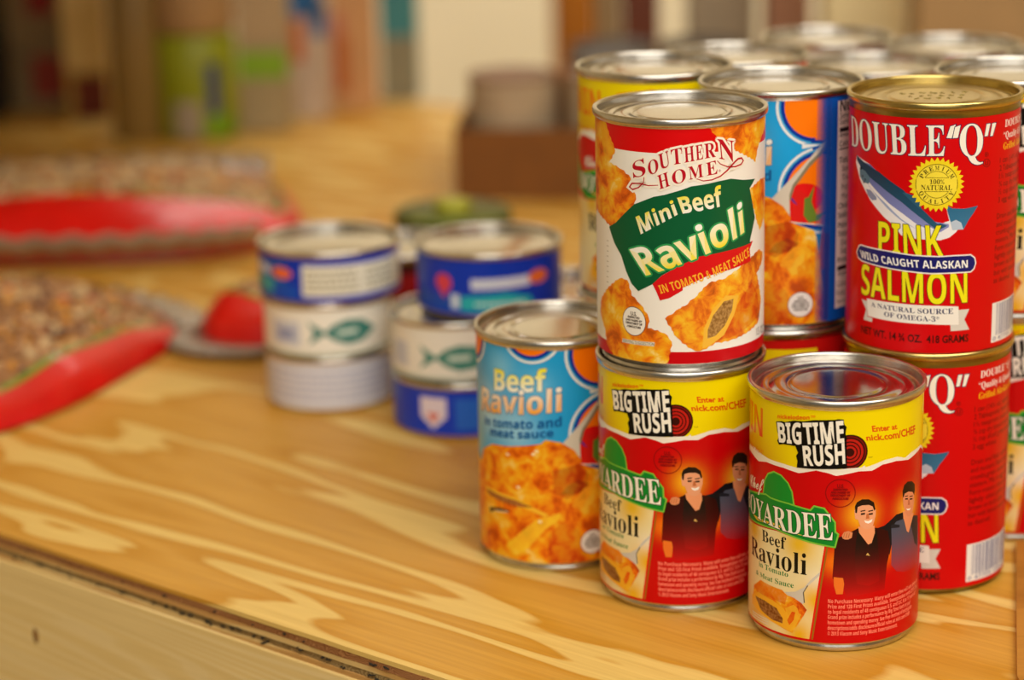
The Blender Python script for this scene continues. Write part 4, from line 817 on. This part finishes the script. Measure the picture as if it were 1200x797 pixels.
blue3 = [ring(RT, '1c40cc', 2.5, 29), ('p', 'e8dcec', [-26, 24, -10, 24, -10, 13, -18, 6, -26, 13], {}), ('p', 'e07060', [-22, 15, -14, 15, -18, 9], {}), ('p', '2a6ad8', [-5, 6, 12, 6, 12, 24, -5, 24], {}), ('p', 'd8d8e4', [15, 6, 50, 6, 50, 24, 15, 24], {})]
TX, TY = -107.0, 1297.0
tuna(TX, TY, 0, RW, 33.0, white2, 'pale lilac lettered tuna can at the bottom of the left stack')
tuna(TX, TY, 31.8, RW, 33.0, white1, 'white tuna can with teal fish in the middle of the left stack')
tuna(TX + 2, TY + 2, 63.6, RT, 31.5, blue1, 'blue tuna can with cream nutrition panel on top of the left stack')
UX, UY = -27.0, 1246.0
tuna(UX, UY, 0, RT, 32.0, blue3, 'royal blue tuna can with pink shield at the bottom of the right stack')
tuna(UX - 4, UY + 1, 30.8, RW, 35.0, white3, 'white tuna can with teal fish in the middle of the right stack')
tuna(UX + 15, UY + 14, 64.6, RT, 37.0, blue2, 'blue tuna can with teal band and heart, on top of the right stack')
dark = [ring(36.4, '3a1010', 2.5, 28.5), ('p', '901818', [-20, 6, 20, 6, 20, 22, -20, 22], {})]
greenlid = mat('green_gold_lid', '5a6412', 0.35, 0.8, 0.2, 60)
yel = mat('yellow_green_cap', 'a8a82c', 0.4, 0.3, 0.2, 60)
tuna(-68, 1400, 0, 36.4, 34, dark, 'dark red can hidden behind the two tuna stacks, lower one')
tuna(-68, 1400, 33, 36.4, 34, dark, 'dark red silver lidded can behind the gap between the two tuna stacks')
gj = empty('jar', (-0.038, 1.520, 0), 'jar with a wide green lid and yellow knob behind the tuna stacks', 'jar')
v, f = lathe([(0.01, 0), (34, 0), (36, 2), (36, 46), (34, 50)], 48); finish('glass_body', pydata('glass_body', v, f), mat('jar_contents', '5a3014', 0.3), gj)
v, f = lathe([(34, 48), (40, 48), (40, 58), (38, 60), (0.01, 60)], 48); finish('lid', pydata('lid', v, f), greenlid, gj)
v, f = lathe([(13, 60), (13, 65), (11, 67), (0.01, 67.5)], 32); finish('knob', pydata('knob', v, f), yel, gj)
tuna(33, 1290, 0, 36.4, 34, [ring(36.4, 'b8b0a0', 2.5, 30)], 'pale grey can standing between the tuna stacks and the tall cans')
tuna(33, 1290, 33, 36.4, 34, [ring(36.4, 'a8a090', 2.5, 30)], 'pale grey can stacked on another behind the blue ravioli lid')

# ------------------------------------------------------------------ table: plywood sheet on a pine apron
EA = Vector((-0.256, 1.076, 0)); EB = Vector((-0.030, 0.888, 0))
ed = (EB - EA).normalized(); en_ = Vector((-ed.y, ed.x, 0))
ANG = math.atan2(ed.y, ed.x)
def wood(name, light, mid, dark_, bands, stretch=(1.0, 9.0, 9.0), rough=0.42, seed=0.0, fine=0.5, warm=None):
    m = bpy.data.materials.new(name); m.use_nodes = True
    nt = m.node_tree; b = nt.nodes['Principled BSDF']; L = nt.links.new
    b.inputs['Roughness'].default_value = rough; b.inputs['Specular IOR Level'].default_value = 0.35
    tc = nt.nodes.new('ShaderNodeTexCoord'); mp = nt.nodes.new('ShaderNodeMapping')
    mp.inputs['Scale'].default_value = stretch; mp.inputs['Location'].default_value = (seed, seed * 1.7, 0)
    L(tc.outputs['Object'], mp.inputs['Vector'])
    n = nt.nodes.new('ShaderNodeTexNoise'); n.inputs['Scale'].default_value = 1.0; n.inputs['Detail'].default_value = 3.0; n.inputs['Roughness'].default_value = 0.45; n.inputs['Distortion'].default_value = 0.35
    L(mp.outputs['Vector'], n.inputs['Vector'])
    mu = nt.nodes.new('ShaderNodeMath'); mu.operation = 'MULTIPLY'; mu.inputs[1].default_value = bands; L(n.outputs['Fac'], mu.inputs[0])
    pp = nt.nodes.new('ShaderNodeMath'); pp.operation = 'PINGPONG'; pp.inputs[1].default_value = 0.5; L(mu.outputs[0], pp.inputs[0])
    r = nt.nodes.new('ShaderNodeValToRGB'); cr = r.color_ramp
    cr.elements[0].position = 0.08; cr.elements[0].color = srgb(light) + (1,)
    cr.elements[1].position = 0.42; cr.elements[1].color = srgb(mid) + (1,)
    e = cr.elements.new(0.13); e.color = srgb(light) + (1,)
    e = cr.elements.new(0.19); e.color = srgb(dark_) + (1,)
    L(pp.outputs[0], r.inputs['Fac'])
    mp2 = nt.nodes.new('ShaderNodeMapping'); mp2.inputs['Scale'].default_value = (12, 420, 420); L(tc.outputs['Object'], mp2.inputs['Vector'])
    n2 = nt.nodes.new('ShaderNodeTexNoise'); n2.inputs['Scale'].default_value = 1; n2.inputs['Detail'].default_value = 3; L(mp2.outputs['Vector'], n2.inputs['Vector'])
    r2 = nt.nodes.new('ShaderNodeValToRGB'); r2.color_ramp.elements[0].position = 0.3; r2.color_ramp.elements[1].position = 0.75
    r2.color_ramp.elements[0].color = (1 - 0.32 * fine, 1 - 0.42 * fine, 1 - 0.6 * fine, 1); r2.color_ramp.elements[1].color = (1, 1, 1, 1)
    L(n2.outputs['Fac'], r2.inputs['Fac'])
    mx = nt.nodes.new('ShaderNodeMix'); mx.data_type = 'RGBA'; mx.blend_type = 'MULTIPLY'; mx.inputs['Factor'].default_value = 1
    L(r.outputs['Color'], mx.inputs['A']); L(r2.outputs['Color'], mx.inputs['B']); L(mx.outputs['Result'], b.inputs['Base Color'])
    bp = nt.nodes.new('ShaderNodeBump'); bp.inputs['Strength'].default_value = 0.12; bp.inputs['Distance'].default_value = 0.0006
    L(n2.outputs['Fac'], bp.inputs['Height']); L(bp.outputs['Normal'], b.inputs['Normal'])
    return m
ply_face = wood('plywood_face', 'edcb78', 'd9a445', 'cf962f', 6.0, (2.6, 12.0, 12.0), 0.42, 3.1)
ply_pale = wood('plywood_pale_veneer', 'e8c888', 'cfa060', 'd8ac68', 6, (3, 60, 60), 0.6)
ply_red = wood('plywood_end_grain', 'c08c5c', '94603c', 'a87448', 40, (60, 20, 60), 0.7, fine=1)
ply_grey = wood('plywood_grey_core', 'b49c70', '8c744c', 'a08858', 30, (50, 20, 60), 0.7, fine=1)
pine = wood('pine_apron', 'f6dca0', 'f0d28e', 'f2d694', 60, (0.6, 9.0, 9.0), 0.6, 1.3, 0.3)
table = empty('plywood_table', (EA.x, EA.y, 0), 'wide plywood table with splintery layered edge and pale pine apron', 'table', None, ANG)
SX0, SX1, DY = -1.7, 1.5, 1.04
def slab(name, x0, x1, y0, y1, z0, z1, m, parent, bevel=0.0):
    me = box_mesh(name, x1 - x0, y1 - y0, z1 - z0, bevel)
    o = finish(name, me, m, parent, smooth=False); o.location = ((x0 + x1) / 2, (y0 + y1) / 2, z0); return o
def jagged(name, x0, x1, y0, y1, z0, z1, m, amp, seed, step=0.006):
    """a ply whose front edge is chipped"""
    r = random.Random(seed); v = []; n = int((x1 - x0) / step); f = []; w = 0
    for i in range(n + 1):
        w = 0.7 * w + r.uniform(-1, 1) * amp; x = x0 + (x1 - x0) * i / n
        if r.random() < 0.05: w += amp * 1.5
        yy = y0 + max(0, w + amp)
        v += [(x, yy, z0), (x, yy, z1), (x, y1, z1), (x, y1, z0)]
    for i in range(n):
        a, b = i * 4, i * 4 + 4
        for k in range(4): f.append((a + k, b + k, b + (k + 1) % 4, a + (k + 1) % 4))
    f += [(0, 1, 2, 3), (n * 4 + 3, n * 4 + 2, n * 4 + 1, n * 4)]
    return finish(name, pydata(name, v, f), m, parent=table, smooth=False)
jagged('face_veneer', SX0, SX1, 0, DY, -0.0022, 0, ply_face, 0.00015, 1)
jagged('ply_layer', SX0, SX1, 0.0001, DY, -0.0058, -0.0022, ply_red, 0.0002, 2)
jagged('ply_layer', SX0, SX1, 0.0002, DY, -0.0084, -0.0058, ply_pale, 0.00015, 3)
jagged('ply_layer', SX0, SX1, 0.0006, DY, -0.0116, -0.0084, ply_grey, 0.0004, 4)
jagged('ply_layer', SX0, SX1, 0.0000, DY, -0.0138, -0.0116, ply_pale, 0.0001, 5)
# dark glue voids and chips in the core
r = random.Random(11); bm = bmesh.new()
for i in range(110):
    x = r.uniform(-0.12, 0.42); z = -0.010 + r.gauss(0, 0.0009) if r.random() < .72 else -0.0042 + r.gauss(0, .0006)
    m4 = Matrix.Translation((x, 0.0006, z)) @ Matrix.Rotation(r.uniform(-.3, .3), 4, 'Y') @ Matrix.Diagonal((r.choice((.0006, .0009, .0012, .0022)), .0012, r.uniform(.0002, .0006), 1))
    bmesh.ops.create_icosphere(bm, subdivisions=1, radius=1, matrix=m4)
me = bpy.data.meshes.new('edge_voids'); bm.to_mesh(me); bm.free()
o = finish('edge_voids', me, mat('void_dark', '2a2418', 0.9), table, False); o['kind'] = 'stuff'
slab('apron_board', SX0, SX1, -0.0010, 0.036, -0.105, -0.0139, pine, table, 0.0008)
kn = mat('knot', '8a5a24', 0.6, 0, 0.4, 300)
bm = bmesh.new(); bmesh.ops.create_uvsphere(bm, u_segments=16, v_segments=8, radius=1, matrix=Matrix.Translation((0.022, -0.0010, -0.049)) @ Matrix.Diagonal((.0020, .0004, .0042, 1)))
me = bpy.data.meshes.new('knot'); bm.to_mesh(me); bm.free(); finish('knot', me, kn, table)
for x in (-1.55, 1.35):
    for y in (0.08, 0.96): slab('leg', x - .04, x + .04, y - .04, y + .04, -0.80, -0.0139, pine, table, 0.002)
# darker offcut lying at the right
off = pydata('offcut', [((0.2045), 0.872, 0), (0.2375, 1.026, 0), (0.42, 1.026, 0), (0.42, 0.70, 0), (0.205, 0.712, 0), (0.2045, 0.872, .0035), (0.2375, 1.026, .0035), (0.42, 1.026, .0035), (0.42, 0.70, .0035), (0.205, 0.712, .0035)],
             [(4, 3, 2, 1, 0), (5, 6, 7, 8, 9), (0, 1, 6, 5), (1, 2, 7, 6), (2, 3, 8, 7), (3, 4, 9, 8), (4, 0, 5, 9)])
o = finish('offcut_board', off, wood('offcut_wood', 'c08838', 'a87028', 'b47c30', 5, (3, 10, 10), 0.5), None, False)
o['label'] = 'thin darker wooden board lying at the right frame edge before the salmon cans'; o['category'] = 'board'

# ------------------------------------------------------------------ bags of dried beans
film_red = mat('red_film', 'd40c06', 0.34, 0, 0.15, 30, coat=0.3, bump=0.0)
film_green = mat('green_film', '6a8a1c', 0.3, 0, 0.2, 40, coat=0.5)
film_clear = mat('clear_film', 'cbb9a4', 0.18, 0, 0.2, 50, coat=0.8)
film_clear.node_tree.nodes['Principled BSDF'].inputs['Transmission Weight'].default_value = 0.5
bean_mats = [mat('bean_tan', 'b07e50', 0.45, 0, 0.35, 120), mat('bean_pale', 'd0b080', 0.4, 0, 0.2, 120), mat('bean_dark', '6a4030', 0.45, 0, 0.4, 120), mat('bean_gold', 'd89020', 0.4, 0, 0.2, 120), mat('bean_red', 'c84818', 0.4, 0, 0.2, 120), mat('bean_green', '7c9440', 0.4, 0, 0.2, 120)]
def bag(name_label, cx, cy, ang, hx, hy, H, weights, win, seed, curl=.004):
    e = empty('bean_bag', (cx, cy, 0), name_label, 'bag', 'bags of dried beans lying on the table', ang)
    r = random.Random(seed); ph = [r.uniform(0, 6) for _ in range(6)]
    def z(u, v):
        s = max(0, (1 - u * u)) ** .45 * max(0, (1 - v * v)) ** .45
        w = 1 + .10 * sin(5 * u + ph[0]) * sin(4 * v + ph[1]) + .05 * sin(11 * u + ph[2] + 3 * v)
        return 0.002 + H * s * w
    def xy(u, v):
        k = 1 - .20 * (u * u * v * v) ; return u * hx * k * (1 + .03 * sin(3 * v + ph[3])), v * hy * k * (1 + .03 * sin(4 * u + ph[4]))
    N = 64
    def grid(name, cond, m, dz=0.0):
        vv, ff, idx = [], [], {}
        def g(i, j):
            if (i, j) not in idx:
                u, v = -1 + 2 * i / N, -1 + 2 * j / N; x, y = xy(u, v); idx[(i, j)] = len(vv); vv.append((x, y, z(u, v) + dz))
            return idx[(i, j)]
        for i in range(N):
            for j in range(N):
                u, v = -1 + 2 * (i + .5) / N, -1 + 2 * (j + .5) / N
                if cond(u, v): ff.append((g(i, j), g(i+1, j), g(i+1, j+1), g(i, j+1)))
        return finish(name, pydata(name, vv, ff), m, e)
    d = lambda u, v: max(abs(u) / win[0], abs(v) / win[1])
    grid('film', lambda u, v: d(u, v) >= 1.045, film_red)
    grid('stripe', lambda u, v: 1.0 <= d(u, v) < 1.045, film_green)
    grid('window_film', lambda u, v: d(u, v) < 1.0, bean_mats[0], -0.003)
    # flat underside
    ol = [xy(cos(a), sin(a)) for a in ()]
    vv = [(x, y, 0.0005) for x, y in [xy(-1, -1), xy(1, -1), xy(1, 1), xy(-1, 1)]]
    finish('underside', pydata('underside', vv, [(3, 2, 1, 0)]), film_red, e, False)
    # crimped ends
    for s in (-1, 1):
        vv, ff = [], []; n = 60
        for i in range(n + 1):
            v = -1 + 2 * i / n; x, y = xy(s, v)
            zz = 0.0025 + 0.0018 * sin(i * 1.3)
            vv += [(x - s * .003, y, 0.003), (x + s * 0.018, y, zz + curl * .5), (x + s * 0.034, y, zz + curl)]
        for i in range(n):
            for k in range(2): ff.append((i*3+k, i*3+3+k, i*3+4+k, i*3+1+k))
        o = finish('sealed_end', pydata('sealed_end', vv, ff), film_clear, e)
        md = o.modifiers.new('s', 'SOLIDIFY'); md.thickness = 0.0004
    bm = bmesh.new(); tot = 0; area_ = 4 * hx * hy * win[0] * win[1]
    n = int(area_ / (0.0074 * 0.0056))
    for i in range(n):
        u, v = r.uniform(-win[0], win[0]), r.uniform(-win[1], win[1]); x, y = xy(u, v)
        m4 = Matrix.Translation((x, y, z(u, v) - .002 + r.uniform(-.001, .001))) @ Matrix.Rotation(r.uniform(0, pi), 4, 'Z') @ Matrix.Rotation(r.uniform(-.5, .5), 4, 'X') @ Matrix.Diagonal((.0050, .0034, .0028, 1))
        res = bmesh.ops.create_icosphere(bm, subdivisions=1, radius=1, matrix=m4)
        k = r.choices(range(6), weights)[0]
        for vt in res['verts']:
            for fc in vt.link_faces: fc.material_index = k; fc.smooth = True
    me = bpy.data.meshes.new('beans'); bm.to_mesh(me); bm.free()
    for m_ in bean_mats: me.materials.append(m_)
    o = bpy.data.objects.new('beans', me); C.objects.link(o); o.parent = e; o['kind'] = 'stuff'
    return e
bag('bag of tan dried beans with red and green border, nearest bag at left edge', -0.363, 1.358, radians(62), 0.160, 0.127, 0.040, (6, 2, 2, 1, .35, .2), (.84, .84), 1)
bag('smaller red edged bag of beans lying nearest to the tuna cans', -0.134, 1.470, radians(57), 0.080, 0.046, 0.036, (4, 4, 2, 1, .2, .1), (.66, .60), 2)
bag('bag of pale beans with broad red band lying behind the other bags', -0.322, 1.738, radians(95), 0.112, 0.165, 0.046, (2, 6, 1, 1, .3, .1), (.50, .86), 3, .028)

# ------------------------------------------------------------------ goods at the back of the table
def carton(x0, x1, y, depth, h, col, label, parts=(), cat='box', z=0.0, rot=0.0, name='food_carton', group='packed goods along the back of the table'):
    """x0..x1 at the front face; parts: (name, u0, u1, v0, v1, colour) panels standing 0.6 mm proud of the front"""
    w = x1 - x0; e = empty(name, ((x0 + x1) / 2, y, z), label, cat, group, rot)
    o = finish('box_body', box_mesh('box_body', w, depth, h, 0.002), mat('carton_' + col, col, 0.5, 0, 0.12, 25), e, False); o.location = (0, depth / 2, 0)
    for (n_, u0, u1, v0, v1, c) in parts:
        o = finish(n_, box_mesh(n_, (u1 - u0) * w, 0.0012, (v1 - v0) * h), mat('panel_' + c, c, 0.5, 0, 0.1, 30), e, False)
        o.location = (((u0 + u1) / 2 - .5) * w, -0.0005, v0 * h)
    return e
def drum(x, y, R, h, col, label, bands=(), lidc=None, name='tub', cat='tub', z=0.0, group='packed goods along the back of the table'):
    e = empty(name, (x, y, z), label, cat, group)
    k = 1000
    v, f = lathe([(0.01, 0), (R*k-3, 0), (R*k, 4), (R*k, h*k-6), (R*k-2, h*k-2), (R*k-6, h*k)] + ([(0.01, h*k)] if not lidc else []), 48)
    finish('side_wall', pydata('side_wall', v, f), mat('drum_' + col, col, 0.45, 0, 0.1, 25), e)
    for (a0, a1, z0, z1, c) in bands:
        vv, ff = [], []; n = max(2, int((a1 - a0) / 6))
        for i in range(n + 1):
            a = radians(a0 + (a1 - a0) * i / n)
            for zz in (z0, z1): vv.append(((R + .0006) * sin(a), -(R + .0006) * cos(a), zz))
        for i in range(n): ff.append((i*2, i*2+2, i*2+3, i*2+1))
        finish('printed_band', pydata('printed_band', vv, ff), mat('band_' + c, c, 0.45, 0, 0.1, 25), e)
    if lidc:
        v, f = lathe([(R*k-6, h*k-1), (R*k+1, h*k-1), (R*k+1, h*k+9), (R*k-1, h*k+11), (0.01, h*k+11)], 48)
        finish('lid', pydata('lid', v, f), mat('lid_' + lidc, lidc, 0.4, 0, 0.1, 25), e)
    return e

carton(-0.555, -0.497, 2.235, 0.10, 0.075, '140400', 'near black low block standing in for shadow at the far left of the table back', ())  # near black colour stands in for the shadow at the far left
carton(-0.560, -0.500, 2.36, 0.06, 0.16, '3c3a10', 'dark olive block standing in for shadow at far left behind the black one', (('panel', .1, .9, .55, .9, '5a4a20'),))  # dark olive colour paints the upper part of that shadow
carton(-0.495, -0.437, 2.285, 0.06, 0.130, '9c8458', 'pale brown pouch with two red spots at far left', (('red_patch', .38, .85, .74, .98, 'a01408'), ('red_patch', .40, .95, .10, .42, 'a83018')))
carton(-0.430, -0.389, 2.235, 0.06, 0.19, 'd8b050', 'tall cream yellow carton with rust brown foot', (('foot_panel', .2, 1.0, .0, .22, '7c2800'), ('panel', 0, 1, .25, 1, 'fcdc90')))
drum(-0.342, 2.125, 0.025, 0.17, '8a6c34', 'tall dull brown canister left of the big green tub')
drum(-0.289, 2.135, 0.039, 0.098, '8a9008', 'big lime green tub with navy stripe and pale disc', ((22, 40, .025, .072, '28306c'), (-25, 12, .004, .038, '9c8c74'), (20, 60, .004, .024, '6c9410')))
drum(-0.289, 2.135, 0.039, 0.10, 'a88458', 'beige canister standing on the big lime green tub', name='canister', cat='canister', z=0.0985)
carton(-0.2495, -0.204, 2.14, 0.05, 0.17, 'a08c64', 'beige carton with bright green band right of the lime tub', (('green_band', 0, 1, .30, .45, '7ca010'), ('panel', 0, 1, .5, .95, 'ac9068')))
carton(-0.205, -0.172, 2.205, 0.05, 0.16, 'c0a890', 'white and blue carton with orange corner in the middle of the back row', (('blue_patch', .0, .85, .62, .82, '1c5c94'), ('orange_patch', 0, .35, .35, .60, 'c05c18'), ('blue_patch', .6, 1.0, .50, .7, '1c5c94')))
carton(-0.170, -0.128, 2.245, 0.05, 0.155, 'c89460', 'peach coloured carton with rusty lower corner next to the teal one', (('rust_patch', .0, .38, .12, .48, 'b05810'), ('pink_patch', 0, .3, .48, .62, 'b86850')))
carton(-0.125, -0.088, 2.30, 0.05, 0.16, '3c8488', 'teal carton with grey lower half, last of the left goods', (('grey_panel', 0, 1, .0, .40, '8a8468'),))
sh = finish('shade_board', box_mesh('shade_board', 1.05, 1.0, 0.02, 0.001), mat('shade_board_paint', 'b8b090', 0.6, 0, 0.1, 8), None, False)  # board and its supports added out of view to shade the left goods
sh.location = (-0.80, 1.98, 0.26); sh['label'] = 'added unseen pale grey shelf board on uprights over the shaded goods at far left'; sh['category'] = 'blocker'
for ux in (-0.42, -1.26):
    o = finish('shade_board_upright', box_mesh('shade_board_upright', 0.03, 0.03, 0.26), sh.data.materials[0], sh, False); o.location = (ux - sh.location.x, 2.45 - sh.location.y, -0.26)
# cardboard tray of cans
cb = mat('cardboard', '7c4a10', 0.75, 0, 0.15, 40)
tray = empty('cardboard_tray', (0.035, 1.815, 0), 'brown cardboard tray full of pale cans behind the tall cans', 'tray', None, radians(-4))
def tpart(n_, x0, x1, y0, y1, z0, z1): slab(n_, x0, x1, y0, y1, z0, z1, cb, tray)
tpart('front_wall', -.075, .165, 0, .003, 0, .058); tpart('back_wall', -.075, .165, .237, .24, 0, .058)
tpart('side_wall', -.078, -.075, 0, .24, 0, .058); tpart('side_wall', .165, .168, 0, .24, 0, .058); tpart('tray_floor', -.075, .165, .003, .237, 0, .002)
i = 0
dull_tin = mat('dull_tin', '645e58', 0.5, 0.7); brown_lid = mat('brown_lid', '8a6a54', 0.5, 0.3)
pl = mat('can_label_pale', 'b09c80', 0.5, 0, 0.15, 60)
for ix in range(3):
    for iy in range(3):
        if ix == 0 and iy > 0: continue
        a = -radians(4); lx, ly = -.033 + ix * .078, .043 + iy * .078
        X = 0.035 + lx * cos(a) - ly * sin(a); Y = 1.815 + lx * sin(a) + ly * cos(a)
        e = empty('tray_can', (X, Y, 0.003), 'pale labelled can in the brown cardboard tray, %s of the %s row' % (('left', 'middle', 'right')[ix], ('front', 'second', 'back')[iy]), 'can', 'pale cans in the cardboard tray')
        v, f = lathe([(0.01, 0), (35, 0), (36, 3), (36, 90)], 40); finish('can_wall', pydata('can_wall', v, f), pl, e)
        v, f = lathe([(36, 90), (37, 92), (36, 93.5), (34.5, 91), (0.01, 90.5)], 40); finish('lid', pydata('lid', v, f), dull_tin if iy else brown_lid, e)
# boxes behind the right hand cans
carton(0.083, 0.106, 2.10, 0.03, 0.22, '9c7c50', 'dull beige carton just right of the wooden post at the back', ())
carton(0.108, 0.140, 2.09, 0.03, 0.20, '6c3010', 'narrow rust brown carton behind the tray', ())
carton(0.166, 0.225, 2.07, 0.04, 0.20, 'a08c70', 'grey beige carton with red patches behind the silver lids', (('red_patch', .5, .95, .70, .80, 'a83824'),))
carton(0.230, 0.268, 2.02, 0.04, 0.22, '9c6c50', 'carton with dark red top panel behind the silver lids', (('red_panel', 0, 1, .75, 1.0, '8c1c0c'),))
carton(0.272, 0.340, 1.95, 0.05, 0.22, 'e8d8a8', 'cream white carton with small red mark behind the lids', (('red_mark', 0, .18, .70, .86, 'c04030'),))
carton(0.333, 0.432, 1.85, 0.06, 0.22, 'a8885c', 'wide tan carton with faint red print behind the right hand lids', (('faint_print', .35, .8, .83, .9, 'b07850'),))
carton(0.434, 0.440, 1.84, 0.05, 0.22, '1c2c14', 'dark green carton seen edge on at the right', ())
carton(0.442, 0.52, 1.83, 0.05, 0.22, 'c0a078', 'light tan carton cut by the right frame edge', ())

# ------------------------------------------------------------------ room
def struct(name, me, m, loc=(0, 0, 0)):
    o = finish(name, me, m, None, False); o.location = loc; o['kind'] = 'structure'; return o
plaster = mat('cream_plaster', 'f2e8cc', 0.8, 0, 0.05, 3)
FL = -0.80
struct('floor', box_mesh('floor', 7, 8, 0.05), mat('tan_lino', 'c0a468', 0.5, 0, 0.15, 4), (0, 1.6, FL - 0.05))
struct('wall_back', box_mesh('wall_back', 7, 0.05, 2.7), plaster, (0, 4.6, FL))
struct('wall_left', box_mesh('wall_left', 0.05, 8, 2.7), plaster, (-3.0, 1.6, FL))
struct('wall_right', box_mesh('wall_right', 0.05, 8, 2.7), plaster, (3.0, 1.6, FL))
struct('ceiling', box_mesh('ceiling', 7, 8, 0.05), plaster, (0, 1.6, 1.8))
post = finish('wooden_post', box_mesh('wooden_post', 0.055, 0.09, 2.5, 0.003), wood('post_wood', 'c87c14', 'a86408', 'b87010', 6, (9, 9, 1), 0.6), None, False)
post.location = (0.090, 3.0, FL); post['label'] = 'orange brown wooden post standing behind the table before the cream wall'; post['category'] = 'post'
